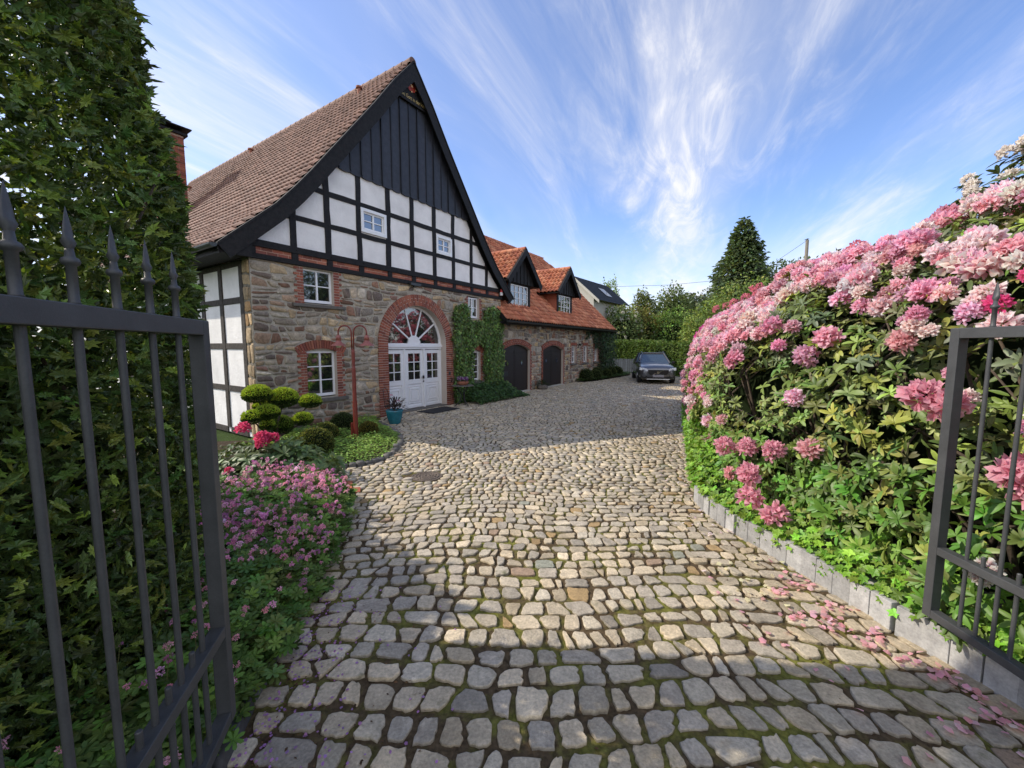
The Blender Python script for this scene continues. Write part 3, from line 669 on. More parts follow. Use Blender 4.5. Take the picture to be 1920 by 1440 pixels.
mb=MB(); mb.box(-3.1,6.0,.4,.45,0,4.2); mb.box(-1.2,4.0,.4,.45,4.21,6.6); mb.build('room_shade',M['dark'],house)
# ---- chimney beside the roof
ch=MB(); 
n=int(4.6/.072)
for k in range(n):
    z=5.2+k*.072; 
    for (x0,x1,y0,y1,ax) in ((-2.0,-1.25,9.0,9.8,0),):
        off=.12 if k%2 else 0
        for q in range(4):
            a=x0+q*.1875; ch.box(a+.005,a+.1825,y0-.003*(k%3),y0+.1,z+.005,z+.067,bcol())
        for q in range(4): 
            a=y0+.1+q*.175; ch.box(x1-.1,x1+.003*(k%2),a+.005,a+.17,z+.005,z+.067,bcol()); ch.box(x0-.003*(k%2),x0+.1,a+.005,a+.17,z+.005,z+.067,bcol())
ch.box(-1.995,-1.255,9.01,9.79,5.2,9.8,(.5,.4,.33))
cho=ch.build('chimney',M['brick'],house)
cc_=MB(); cc_.box(-2.1,-1.15,8.9,9.9,9.8,9.88); cc_.box(-1.95,-1.30,9.05,9.75,9.88,9.96); cc_.box(-2.2,-1.05,8.8,10.0,10.02,10.06); 
for a in (-1.95,-1.35):
    for b in (9.05,9.7): cc_.box(a,a+.06,b,b+.06,9.96,10.02)
cc_.build('chimney_cap',M['timber'],cho)
# small fittings
fl=MB(); fl.box(1.2,1.62,-.17,-.07,3.98,4.06); fl.box(1.38,1.44,-.10,-.03,3.94,3.99); fl.build('floodlight',M['zinc'],house,bevel=.006)
cl=MB(); cl.box(-3.72,-3.3,-.16,-.04,4.14,4.21); cl.box(-3.5,-3.4,-.1,-.02,4.10,4.15); cl.build('corner_lamp',M['whitep'],house,bevel=.008)
sr=empty('alarm_siren',(0,0,0)); sr.parent=house
a=MB(); a.box(6.06,6.20,-.16,-.09,4.17,4.30); a.build('siren_box',M['whitep'],sr,bevel=.01)
a=MB(); a.lathe([(.055,4.30),(.055,4.40),(.03,4.43)],6.13,-.125,14); a.build('beacon_lens',M['red'],sr)
# ------------------------------------------------------------------ garage wing (same local frame)
G1=(6.38,8.62);G2=(9.90,12.17); NW=[(13.24,13.80),(14.94,15.50),(16.66,17.20)]
SP=.975; PITCH=math.atan(SP)
def rz(y): return 3.15+SP*(y+.5)
def gate_arch(a,b,z,rise,n=12):
    hw=(b-a)/2; rad=(hw*hw+rise*rise)/(2*rise); cz=z+rise-rad; al=math.asin(hw/rad)
    return ((a+b)/2,cz,rad,al)
GA=[gate_arch(*G1,1.93,.24),gate_arch(*G2,1.90,.24)]
out=[(6.26,0)]; 
for (a,b),(cx,cz,rad,al) in zip((G1,G2),GA):
    out+= [(a-.02,0)]+[(cx+(rad+.02)*math.sin(-al+2*al*i/12)*1.0,cz+(rad+.02)*math.cos(-al+2*al*i/12)) for i in range(13)]+[(b+.02,0)]
out+=[(19,0),(19,3.42),(6.26,3.42)]
plate(out,[rect(a-.02,b+.02,1.13,2.12) for a,b in NW],.012,.3,'stone_wall',M['mortar'],wing)
ex=[(a-.15,b+.12,-.1,1.98) for a,b in (G1,G2)]+[(a-.12,b+.12,1.06,2.24) for a,b in NW]
wallstones('rubble_facing',6.26,19.0,0.0,3.38,ex,[(cx,cz,rad+.24,1.88) for cx,cz,rad,al in GA],GREY,wing,warm=lambda x,z:.7,seed=21,rowh=(.12,.27),ww=(.15,.42),to3=lambda P:np.stack([P[:,0],-P[:,2]+.012,P[:,1]],1))
for (a,b),(cx,cz,rad,al) in zip((G1,G2),GA):
    mb=MB();mo=MB()
    voussoirs(mb,cx,cz,rad+.0,rad+.26,PI/2-al*1.04,PI/2+al*1.04,.075,rows=2,y0=-.04,y1=.2)
    if a>7: jamb(mb,a-.17,a,0,1.93,-1,y0=-.035)
    jamb(mb,b,b+.19,0,1.93,1,y0=-.035)
    mo.prism([(cx+(rad+.003)*math.sin(-al+2*al*i/12),cz+(rad+.003)*math.cos(-al+2*al*i/12)) for i in range(13)]+[(cx+(rad+.25)*math.sin(al-2*al*i/12),cz+(rad+.25)*math.cos(al-2*al*i/12)) for i in range(13)],-.03,.115)
    mo.box(b+.003,b+.12,-.025,.1,0,1.93)
    bo=mb.build('brick_surround',M['brick'],wing); mo.build('brick_joints',M['bmortar'],bo)
for a,b in NW:
    mb=MB();mo=MB()
    jamb(mb,a-.13,a,1.10,2.14,-1); jamb(mb,b,b+.13,1.10,2.14,1); mid=(a+b)/2
    for i in range(9): x=a-.12+i*(b-a+.24)/9; mb.box(x+.005,x+(b-a+.24)/9-.005,-.03,.1,2.145,2.30,bcol())
    mo.box(a-.06,a-.003,-.02,.1,1.1,2.15); mo.box(b+.003,b+.06,-.02,.1,1.1,2.15); mo.box(a-.115,b+.115,-.02,.1,2.15,2.295)
    bo=mb.build('brick_surround',M['brick'],wing); mo.build('brick_joints',M['bmortar'],bo)
for k,((a,b),(cx,cz,rad,al)) in enumerate(zip((G1,G2),GA)):
    g=MB(); y0=.12; n=8; mid=(a+b)/2
    def ztop(x): return cz+math.sqrt(max(0,rad*rad-(x-cx)**2))-.01
    for lf,(p,q) in enumerate(((a+.01,mid-.006),(mid+.006,b-.01))):
        # herringbone boards: diagonal strips clipped to the leaf shape are thin grooves
        m=12; P=[(p,.06),(q,.06)]+[(q-(q-p)*i/m,ztop(q-(q-p)*i/m)) for i in range(m+1)]
        g.prism(P,y0,y0+.05)
        sgn=1 if lf==0 else -1
        for i in range(-14,26):
            z0=i*.13; # slope 45 deg ribs
            x0,x1=p+.06,q-.06; za,zb=(z0,z0+(x1-x0)) if sgn>0 else (z0+(x1-x0),z0)
            pa,pb=[x0,za],[x1,zb]
            def cl(pa,pb):
                for A,B in ((pa,pb),(pb,pa)):
                    if A[1]<.14:
                        if B[1]<=.14: return False
                        t=(.14-A[1])/(B[1]-A[1]); A[0]+=(B[0]-A[0])*t; A[1]=.14
                    hi=1.80
                    if A[1]>hi:
                        if B[1]>=hi: return False
                        t=(hi-A[1])/(B[1]-A[1]); A[0]+=(B[0]-A[0])*t; A[1]=hi
                return abs(pa[0]-pb[0])>.05
            if cl(pa,pb): g.bar(pa,pb,.095,y0-.010,y0+.01)
        g.box(p,p+.05,y0-.015,y0+.0,.06,1.9); g.box(q-.05,q,y0-.015,y0+.0,.06,1.9)
    go=g.build('garage_door',M['garage'],wing); go['label']=('dark brown double garage door nearest the ivy, with diamond panes' if k==0 else 'narrower dark brown double garage door further along, with diamond panes')
    for xx in (mid-(b-a)*.26,mid+(b-a)*.26):
        d=MB(); e=MB(); d.prism([(xx-.11,1.35),(xx,1.17),(xx+.11,1.35),(xx,1.53)],y0-.018,y0-.012); e.prism([(xx-.07,1.35),(xx,1.235),(xx+.07,1.35),(xx,1.465)],y0-.022,y0-.0185); d.build('diamond_frame',M['carblack'],go); e.build('pane',M['chrome'],go)
    s=MB(); s.box(a,b,-.10,.12,.0,.045); s.build('threshold',M['cream'],go)
    if k==0: s=MB(); s.box(a+.22,a+.55,y0-.03,y0-.02,.78,1.0); s.build('vent_grille',M['zinc'],go)
for a,b in NW:
    window(wing,a,b,1.15,2.12,2,3,sill=(a-.12,b+.12,1.03,1.11),fr=.045,mu=.022)
# roof
rows=[]; ln=.30; k=0; n=int(math.hypot(5.3,5.3*SP)/ln)
up=(0,math.cos(PITCH),math.sin(PITCH)); nn=(0,-math.sin(PITCH),math.cos(PITCH))
for k in range(n+1):
    y=-.52+k*ln*math.cos(PITCH); z=rz(y)+.05
    s0=5.98 if z<4.1 else CX+profd(min(z,10.4))-.25
    s1=19.25 if z<7.5 else 19.25-(z-7.5)*1.1
    rows.append(((0,y,z),(1,0,0),nn,up,s0,s1,ln))
tiles('roof',rows,wing,ORG,wd=.225,amp=.034)
rows=[]
for k in range(n+1):
    y=10.1-k*ln*math.cos(PITCH); z=3.15+SP*(10.1-y)+.05
    rows.append(((0,y,z),(1,0,0),(0,math.sin(PITCH),math.cos(PITCH)),(0,-math.cos(PITCH),math.sin(PITCH)),CX+profd(min(z,10.4))-.25 if z>4.2 else 6.3,19.25 if z<7.5 else 19.25-(z-7.5)*1.1,ln))
tiles('roof',rows,wing,ORG,wd=.225,amp=.034)
mb=MB()
mb.add([(5.98,-.52,rz(-.52)-.01),(19.2,-.52,rz(-.52)-.01),(19.2,3.95,rz(3.95)-.01),(18.35,4.8,rz(4.8)-.01),(3.0,4.8,rz(4.8)-.01),(5.98,.9,rz(.9)-.01)],[(0,1,2,3,4,5)])
mb.add([(6.3,10.1,3.14),(19.2,10.1,3.14),(19.2,5.65,rz(3.95)-.01),(18.35,4.8,rz(4.8)-.01),(3.0,4.8,rz(4.8)-.01)],[(4,3,2,1,0)])
mb.build('roof_deck',M['timber'],wing)
mb=MB(); mb.add([(19.22,3.9,rz(3.9)+.05),(19.22,5.7,rz(3.9)+.05),(18.3,4.8,rz(4.8)+.09)],[(0,1,2)],(.40,.12,.06)); mb.build('half_hip',M['tile_br'],wing)
ridge_caps('ridge_cap',(18.3,4.8,rz(4.8)+.08),(2.6,4.8,rz(4.8)+.08),wing,ORG,r=.13)
mb=MB(); mb.box(9.2,9.75,4.65,4.95,8.35,8.58); mb.build('ridge_vent',M['terracotta'],wing)
mb=MB()   # verge boards, fascia, soffit
for s in (5.95,19.2):
    a=(-.56,rz(-.56)-.02);b=(3.95,rz(3.95)-.02) if s>10 else (.6,rz(.6)-.02)
    mb.add([(s,a[0],a[1]+.08),(s,b[0],b[1]+.08),(s,b[0],b[1]-.16),(s,a[0],a[1]-.16),(s+.04,a[0],a[1]+.08),(s+.04,b[0],b[1]+.08),(s+.04,b[0],b[1]-.16),(s+.04,a[0],a[1]-.16)],[(0,1,2,3),(7,6,5,4),(0,4,5,1),(3,2,6,7),(0,3,7,4)])
mb.box(5.99,19.2,-.50,-.46,3.02,3.13); mb.box(5.99,19.2,-.46,.01,3.03,3.05)
mb.prism([(5.95,3.02),(5.99,3.02),(5.99,3.13),(5.95,3.13)],-.5,.02)
mb.build('eave_board',M['timber'],wing)
gutter(wing,(5.9,-.60,3.13),(19.3,-.60,3.13))
mb=MB(); mb.tube([(18.95,-.58,3.08),(18.95,-.3,2.95),(18.95,-.09,2.8),(18.95,-.09,.1)],.045,8); mb.build('downpipe',M['zinc'],wing)
mb=MB(); mb.box(18.9,19,.3,9.6,0,3.3); mb.box(6.3,19,9.4,9.5,0,3.3); mb.add([(19,.0,3.3),(19,9.6,3.3),(19,5.65,rz(3.9)-.05),(19,3.95,rz(3.9)-.05)],[(0,1,2,3)]); mb.build('end_wall',M['plaster'],wing)
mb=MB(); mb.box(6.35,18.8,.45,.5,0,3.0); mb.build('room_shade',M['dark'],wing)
mb=MB(); mb.box(9.16,9.34,-.22,-.03,2.96,3.02); mb.tube([(9.25,-.03,3.0),(9.25,-.22,2.93)],.05,10); mb.build('wall_lamp',M['cream'],wing)
mb=MB(); mb.tube([(14.25,-.03,2.2),(14.25,-.16,2.16)],.045,10); mb.build('sensor_lamp',M['carblack'],wing)
# dormers
def dormer(c,hw,za,lbl,tilt):
    d=empty('dormer',(0,0,0)); d.parent=wing; d['label']=lbl
    y0=.22; ze=4.90; apex=za; fh=.93
    m=MB(); 
    for s in (-1,1): m.box(c+s*(fh-.09)-.09,c+s*(fh-.09)+.09,y0-.03,y0+.12,3.7,ze+.05)
    m.box(c-fh+.18,c+fh-.18,y0-.02,y0+.1,4.84,4.96); m.box(c-fh+.18,c+fh-.18,y0-.03,y0+.1,3.74,3.90)
    x=c-hw+.25; k=0
    while x<c+hw-.2:
        b=min(x+.15,c+hw-.2); tz=lambda xx: apex-.22-abs(xx-c)*(apex-ze)/hw
        top=[(b-.006,tz(b))]+([(c,tz(c))] if x<c<b else [])+[(x+.006,tz(x))]
        if tz((x+b)/2)>4.97: m.prism([(x+.006,4.90),(b-.006,4.90)]+top,y0-.14-.025*(k%2),y0-.10)
        x+=.15;k+=1
    m.box(c-hw+.3,c+hw-.3,y0-.10,y0+.02,4.88,4.93)
    m.prism([(c-hw+.22,4.92),(c+hw-.22,4.92),(c,apex-.2)],y0-.098,y0+.05)
    m.build('gable_boards',M['timber'],d)
    # cheeks
    for s in (-1,1):
        q=MB(); xx=c+s*fh; yb=(ze+.05-3.15)/SP-.5
        q.add([(xx,y0,3.7),(xx,yb,ze+.05),(xx,y0,ze+.05)],[(0,1,2)],(.36,.12,.07)); q.build('cheek',M['brick'],d)
    w=window(d,c-fh+.18,c+fh-.18,3.90,4.84,4,3,y=y0+.0,fr=.05,mu=.024,glass='glass')
    # roof
    yf=-.12; sl=math.hypot(hw,apex-ze); ang=math.atan2(apex-ze,hw)
    for s in (-1,1):
        rows=[]; nr=int(sl/.29)+1; ln=sl/nr
        for k in range(nr):
            f=1-k/nr; x=c+s*hw*f; z=apex-(apex-ze)*f+.045
            ye=(z-3.15)/SP-.5
            rows.append(((x,0,z),(0,1,0),(s*math.sin(ang),0,math.cos(ang)),(-s*math.cos(ang),0,math.sin(ang)),yf,ye+.1,ln))
        tiles('roof',rows,d,ORG,wd=.225,amp=.034)
        bz=MB(); e=lambda f:(c+s*hw*1.04*f,apex+.02-(apex-ze)*1.04*f)
        o1,o2=e(0),e(1.0); dx,dz=o2[0]-o1[0],o2[1]-o1[1]; 
        bz.prism([(c,apex+.05),(o2[0],o2[1]+.05),(o2[0]-s*.12,o2[1]-.14),(c,apex-.25)][::s],yf-.05,yf-.005)
        bz.add([(c,yf-.06,apex+.07),(o2[0],yf-.06,o2[1]+.07),(o2[0],yf+.06,o2[1]+.07),(c,yf+.06,apex+.07)],[(0,1,2,3)])
        bz.add([(c,yf,apex-.03),(c+s*hw,yf,ze-.03),(c+s*hw,(ze-3.15)/SP-.5,ze-.03),(c,(apex-3.15)/SP-.5,apex-.03)],[(0,1,2,3)])
        bz.add([(c+s*fh,y0-.1,ze-.01),(c+s*hw,yf,ze-.04),(c+s*hw,1.3,ze-.04),(c+s*fh,1.3,ze-.01)],[(0,1,2,3)])
        bz.build('barge_board',M['boards'] if False else M['timber'],d)
    ridge_caps('ridge_cap',(c,yf,apex+.07),(c,(apex-3.15)/SP-.45,apex+.07),d,ORG,r=.10,step=.3)
dormer(8.05,1.42,6.38,'first dormer, beside the big gable, with a four-column window',0)
dormer(12.72,1.36,6.28,'second dormer, further along the orange roof',0)
mb=MB(); mb.box(16.3,17.0,2.0,2.9,5.9,5.95); 
# ------------------------------------------------------------------ gates
def gate(loc,ang,L,label):
    g=empty('driveway_gate',loc,ang,label=label,cat='gate',group='open leaves of the driveway gate')
    zt,zm,zb=2.21,.81,.38; t=.03
    fr=MB(); 
    fr.box(0,.055,-t,t,zb-.055,zt); fr.box(L-.055,L,-t,t,zb-.055,zt)
    fr.box(.055,L-.055,-t,t,zt-.062,zt); fr.box(.055,L-.055,-t,t,zm-.05,zm); fr.box(.055,L-.055,-t,t,zb-.052,zb)
    fr.build('frame',M['metal'],g,bevel=.003)
    sp=.172; n=int((L-.1)/sp)
    for i in range(n):
        x=.03+sp*(i+1); 
        if x>L-.08: break
        b=MB(); 
        b.lathe([(.0106,zb+.0),(.0106,zm-.05)],x,0,12,cap=False); b.lathe([(.0106,zm),(.0106,zt-.062)],x,0,12,cap=False)
        b.lathe([(.016,zt),(.0118,zt+.008),(.0112,zt+.102),(.0175,zt+.106),(.0205,zt+.114),(.0175,zt+.122),(.0108,zt+.126),(.0085,zt+.150)],x,0,14)
        o=b.build('bar',M['metal'],g,smooth=True); 
        s=MB(); h0=zt+.138; prof=[(.0075,.0),(.0085,.008),(.0165,.028),(.0190,.042),(.0160,.066),(.0085,.100),(.0010,.128)]
        base=len(s.v); m=8
        for r_,z_ in prof:
            for k in range(m): th=2*PI*k/m; s.v.append((x+r_*math.cos(th),.34*r_*math.sin(th)+(0 if z_>.03 else .6*r_*math.sin(th)),h0+z_*.92)); s.c.append((1,1,1))
        for q in range(len(prof)-1):
            for k in range(m): s.f.append([q*m+k,q*m+(k+1)%m,(q+1)*m+(k+1)%m,(q+1)*m+k])
        s.build('spear_tip',M['metal'],o,smooth=True)
        if x+sp/2<L-.08:
            b=MB(); b.lathe([(.0106,zb),(.0106,zm-.05)],x+sp/2,0,12,cap=False); b.lathe([(.0106,zm),(.0106,zm+.058),(.008,zm+.062)],x+sp/2,0,12); b.build('short_bar',M['metal'],g,smooth=False)
    return g
gate((-1.37,1.78,0),math.atan2(-.962,.273),1.9,'anthracite steel gate leaf with spear tips standing open in front of the holly hedge')
gate((2.77,2.52,0),math.atan2(-1,-.04),1.9,'anthracite steel gate leaf with spear tips standing open in front of the pink rhododendron')
for (x,y,lb) in ((-.83,-.12,'square steel gate post carrying the leaf by the holly hedge'),(2.69,.55,'square steel gate post carrying the leaf by the concrete palisades')):
    mb=MB(); mb.box(x-.07,x+.07,y-.07,y+.07,-.05,2.3); mb.lathe([(.05,2.3),(.07,2.34),(.05,2.4),(.01,2.42)],x,y,12); mb.build('gate_post',M['metal'],None,bevel=.004,label=lb,cat='post',group='gate posts')
# ------------------------------------------------------------------ double street lamp
lp=empty('garden_lamp',(-3.44,8.68,0),0,label='dark red two-armed garden lamp standing in the planted bed',cat='lamp post')
mb=MB(); mb.lathe([(.055,0),(.052,.9),(.044,.9),(.044,1.62),(.036,1.66),(.040,1.98),(.030,2.02),(.028,2.04)],0,0,8); mb.box(-.10,-.055,-.03,.03,.12,.42); mb.build('post',M['lamp'],lp)
for s in (-1,1):
    c=s*.165; pts=[(s*.02,0,2.0),(s*.024,0,2.40)]+[(c-s*.14*math.cos(PI*i/10),0,2.40+.14*math.sin(PI*i/10)) for i in range(1,11)]+[(c+s*.14,0,2.33)]
    a=MB(); a.tube(pts,.016,8); arm=a.build('arm',M['lamp'],lp,smooth=True)
    x=c+s*.14
    h=MB(); h.lathe([(.02,2.34),(.045,2.325),(.052,2.29),(.052,2.22)],x,0,16); h.lathe([(.052,2.22),(.058,2.20),(.09,2.165),(.155,2.118),(.158,2.108)],x,0,20,cap=False); ho=h.build('lamp_shade',M['lampshade'],lp,smooth=True)
    b=MB(); b.lathe([(.06,2.13),(.06,2.10),(.045,2.075),(.015,2.065)],x,0,14); b.build('globe',M['opal'],ho,smooth=True)
# ------------------------------------------------------------------ pot, chair, table, mat, drain
pc=H(-.42,1.15)
pt=empty('plant_pot',(pc[0],pc[1],0),0,label='turquoise glazed pot with dark pink-tipped plant beside the front door',cat='plant pot')
mb=MB(); mb.lathe([(.12,0),(.15,.03),(.20,.2),(.225,.34),(.235,.385),(.215,.395),(.20,.36)],0,0,28); mb.build('pot',M['pot'],pt,smooth=True)
mb=MB(); mb.lathe([(.21,.35),(.02,.37)],0,0,16); mb.build('earth',M['soil'],pt)
n=170; P=np.stack([rng.normal(0,.11,n),rng.normal(0,.11,n),rng.uniform(.38,.68,n)],1); D=np.stack([P[:,0]*4,P[:,1]*4,rng.uniform(.2,1,n)],1)
scatter('foliage',NARROW,P,D,np.tile([0,.3,1.],(n,1)),rng.uniform(.07,.15,n),vary(n,(.07,.05,.05)),M['leafm'],pt)
scatter_axis('blossoms',[truss(5,3)],np.array([(-.06,-.03,.78),(.1,.02,.62)]),np.array([(0,0,1.),(0,0,1.)]),.05,(.6,.05,.2),M['petal'],pt,C2=np.array((.8,.2,.4)))
cc=H(-.02,.62)
ch=empty('garden_chair',(cc[0],cc[1],0),HA+.5,label='small black wrought iron chair with open scrolled back beside the front door',cat='chair')
mb=MB()
for sx in (-.18,.18):
    mb.tube([(sx,.16,.42),(sx,.19,.7),(sx*.8,.22,.86),(0,.23,.93)],.009,6)
for i in range(4): mb.tube([(-.17+.01*i,.175+.015*i,.52+.1*i),(0,.17+.015*i,.55+.1*i),(.17-.01*i,.175+.015*i,.52+.1*i)],.006,6)
mb.build('backrest',M['iron'],ch)
mb=MB()
for i in range(7): mb.box(-.19,.19,-.17+.05*i,-.135+.05*i,.41,.425)
mb.tube([(-.2,-.18,.415),(.2,-.18,.415),(.2,.17,.415),(-.2,.17,.415),(-.2,-.18,.415)],.01,6); mb.build('seat',M['iron'],ch)
for sx in (-1,1):
    mb=MB(); mb.tube([(sx*.19,-.17,.41),(sx*.16,-.02,.2),(sx*.2,.22,.0)],.010,6); mb.build('leg',M['iron'],ch)
    mb=MB(); mb.tube([(sx*.19,.16,.41),(sx*.16,-.02,.2),(sx*.2,-.24,.0)],.010,6); mb.build('leg',M['iron'],ch)
tc=H(3.05,.62)
tb=empty('bistro_table',(tc[0],tc[1],0),HA,label='round dark garden table on cast iron legs in front of the ivy',cat='table')
mb=MB(); mb.lathe([(.36,.72),(.38,.725),(.38,.745),(.36,.75)],0,0,32); mb.build('table_top',M['sill'],tb)
for k in range(3):
    a=2*PI*k/3+.4; mb=MB(); mb.tube([(math.cos(a)*.24,math.sin(a)*.24,.72),(math.cos(a)*.05,math.sin(a)*.05,.42),(math.cos(a)*.10,math.sin(a)*.10,.2),(math.cos(a)*.30,math.sin(a)*.30,.0)],.017,8); mb.build('leg',M['iron'],tb)
bw_=empty('flower_bowl',(tc[0],tc[1],.75),0,label='brown bowl of white and violet pansies on the round table',cat='flower bowl')
mb=MB(); mb.lathe([(.14,0),(.19,.05),(.215,.13),(.20,.135)],0,0,24); mb.build('bowl',M['terracotta'],bw_,smooth=True)
n=60; P=np.stack([rng.uniform(-.19,.19,n),rng.uniform(-.19,.19,n),rng.uniform(.16,.27,n)],1)
cls=np.where(rng.random((n,1))<.5,np.array([[.62,.60,.66]]),np.array([[.28,.07,.32]]))
scatter_axis('blossoms',[truss(4,8)],P,np.tile([0,0,1.],(n,1))+rng.normal(0,.4,(n,3)),.05,cls,M['petal'],bw_,C2=cls*1.1)
n=120; P=np.stack([rng.uniform(-.2,.2,n),rng.uniform(-.2,.2,n),rng.uniform(.12,.2,n)],1); scatter('foliage',OVAL,P,np.stack([P[:,0],P[:,1],rng.uniform(-.1,.2,n)],1),np.tile([0,0,1.],(n,1)),.07,vary(n,(.05,.09,.025)),M['leafm'],bw_)
mc=H(1.85,.62)
mb=MB(); mb.box(-.62,.62,-.36,.36,.028,.045); o=mb.build('doormat',M['mat'],None,bevel=.004,label='black rubber doormat in front of the white entrance door',cat='doormat'); o.location=(mc[0],mc[1],0); o.rotation_euler=(0,0,HA)
dn=empty('drain_cover',(-1.37,6.26,0),0,label='round rusty cast iron manhole cover set in the cobbles',cat='manhole cover')
mb=MB(); mb.lathe([(.245,-.03),(.245,.022),(.225,.024),(.225,.014)],0,0,40,cap=False); mb.build('frame',M['castiron'],dn)
mb=MB(); mb.lathe([(.223,-.02),(.223,.018),(.20,.02)],0,0,40)
for r_ in (.20,.15,.10,.055): mb.lathe([(r_,.018),(r_-.006,.030),(r_-.026,.030),(r_-.032,.018)],0,0,36,cap=False)
for k in range(12): a=2*PI*k/12; mb.tube([(.04*math.cos(a),.04*math.sin(a),.024),(.21*math.cos(a),.21*math.sin(a),.024)],.007,5)
mb.build('cover',M['castiron'],dn)
# boulder / planted trough between the garage doors
bc=H(9.4,.28)
mb=MB(); mb.lathe([(.22,0),(.27,.1),(.25,.2),(.2,.22)],0,0,12,c=(.16,.14,.12)); o=mb.build('stone_planter',M['stone'],None,label='small stone trough with low plants between the garage doors',cat='planter'); o.location=(bc[0],bc[1],0); tr_=o
n=260; P=np.stack([rng.normal(0,.17,n),rng.normal(0,.15,n),rng.uniform(.12,.42,n)],1); scatter('foliage',OVAL,P,np.stack([P[:,0],P[:,1],rng.uniform(0,.3,n)],1),np.tile([0,0,1.],(n,1)),.09,vary(n,(.035,.06,.02)),M['leafm'],tr_)
# ------------------------------------------------------------------ ground
def sheet(name,poly,z,mat_,**k):
    tris=geometry.tessellate_polygon([[Vector((a,b,0)) for a,b in poly]]); F=[]
    for t in tris:
        (x0,y0),(x1,y1),(x2,y2)=[poly[i] for i in t]; t=list(t)
        F.append(t if (x1-x0)*(y2-y0)-(x2-x0)*(y1-y0)>0 else t[::-1])
    return raw(name,[(a,b,z) for a,b in poly],F,mat_,None,col=np.ones((len(poly),3)),kind='structure',**k)
mb=MB(); mb.v=[(-400,-400,-.05),(400,-400,-.05),(400,400,-.05),(-400,400,-.05)]; mb.f=[[0,1,2,3]]; mb.c=[(1,1,1)]*4
mb.build('ground',M['lawn'],None,kind='structure')
def h2(s,t): q=H(s,t); return (q[0],q[1])
PAL=[(3.45,-1.2),(3.38,.3),(3.22,1.5),(3.08,2.22),(3.02,2.43),(2.97,2.64),(2.91,2.83),(2.86,3.21),(2.80,3.57),(2.72,3.92),(2.60,4.39),(2.57,4.8),(2.60,5.22)]
RB=PAL+[(2.78,5.8),(3.2,6.8),(3.85,8.4),(4.6,10.3),(5.45,12.3),(6.6,13.6),(8.8,14.6),(10.5,18),(11.2,24)]
LEFT=[(-1.42,-1.2),(-1.42,1.8),(-1.52,2.2),(-1.65,2.8),(-1.9,3.9),(-2.2,4.9),(-2.3,5.3),(-2.35,5.6),(-2.66,6.05),(-3.0,6.35),(-3.22,6.62)]
ARC=[(-3.1,6.62),(-2.75,6.72),(-2.48,6.98),(-2.32,7.35),(-2.28,7.9),(-2.35,8.5),(-2.55,9.1),(-2.85,9.65),(-3.25,10.25),(-3.62,10.85),(-3.9,11.45)]
STRIP=[h2(13.75,.0),h2(14.1,.45),h2(15.2,.75),h2(17,.9),h2(19.2,1.0),h2(21.5,1.05),h2(22.2,.6)]
BACK=[(7.4,33.0),(10.5,29.8),(11.8,27)]
DRIVE=LEFT+ARC+[h2(0,.0)]+[h2(13.7,.0)]+STRIP+BACK+RB[::-1]
sheet('driveway_base',DRIVE,.006,M['joint'])
sheet('bed_soil',LEFT+ARC+[h2(-.1,.02),h2(-3.3,.02),(-7.5,8.6),(-7.5,-1.2)],-.012,M['soil'])
sheet('border_soil',RB+[(20,24),(20,-1.2)],-.016,M['soil'])
sheet('strip_soil',STRIP+[h2(22.2,-4),h2(19.2,-4),h2(19.2,.0)],-.008,M['soil'])
# cobbles in wavering courses
r=np.random.default_rng(11); q=-.6; C=[];PH=[]
while q<33.5:
    f_=1.0-.24*min(1,max(0,(q-2.2)/2.5)); dq=r.uniform(.150,.190)*f_; x0=-5.5 if q<12 else -4; x1=5+max(0,q-5)*.5 if q<14 else 13
    xs=[x0+r.uniform(0,.15)]
    while xs[-1]<x1: xs.append(xs[-1]+f_*(r.uniform(.125,.22) if r.random()<.74 else r.uniform(.085,.13) if r.random()<.6 else r.uniform(.22,.30)))
    xs=np.array(xs); k=len(xs); lo=q+r.normal(0,.013,k); hi=q+dq+r.normal(0,.013,k); sk=r.normal(0,.016,k)
    m=.013 if q<4 else .009
    for i in range(k-1):
        g=m+r.uniform(-.004,.009)
        C.append([(xs[i]+g+sk[i],lo[i]+g),(xs[i+1]-g+sk[i+1],lo[i+1]+g),(xs[i+1]-g-sk[i+1],hi[i+1]-g),(xs[i]+g-sk[i],hi[i]-g)])
    q+=dq
C=np.array(C)
def warp(P):
    x,y=P[...,0],P[...,1]; t=np.clip((y-4.5)/9,0,1.6); ang=.42*t*t*(3-2*np.minimum(t,1))*.8
    yy=y+.10*np.sin(.9*x+.35*y)*np.clip((y-1)/4,0.15,1.3)+.05*np.sin(2.3*x-.8*y)+ np.sin(ang)*x*.9-.035*np.clip(x+1,-9,0)**2*np.clip((y-4)/3,0,1)
    xx=x+.07*np.sin(1.1*y)+.05*np.sin(.6*y+1.3*x)
    return np.stack([xx,yy],-1)
C=warp(C); ctr=C.mean(1); C=ctr[:,None,:]+(C-ctr[:,None,:])
def off(poly,d):
    c=np.array(poly); return poly
keep=inpoly(ctr,DRIVE)
for cx,cy,rr in ((-1.37,6.26,.29),): keep&=np.hypot(ctr[:,0]-cx,ctr[:,1]-cy)>rr
BRK=[(-3.7,5.15),(-2.42,5.33),(-2.22,5.62),(-2.5,6.02),(-3.7,6.2)]
keep&=~inpoly(ctr,BRK)
C=C[keep];ctr=ctr[keep]
pal=1.68*np.array([(.30,.275,.22),(.275,.25,.20),(.25,.23,.195),(.31,.275,.21),(.30,.26,.19),(.225,.21,.18),(.28,.26,.215),(.33,.29,.22)])
cc=pal[r.integers(0,len(pal),len(C))]*np.exp(r.normal(0,.13,(len(C),1)))
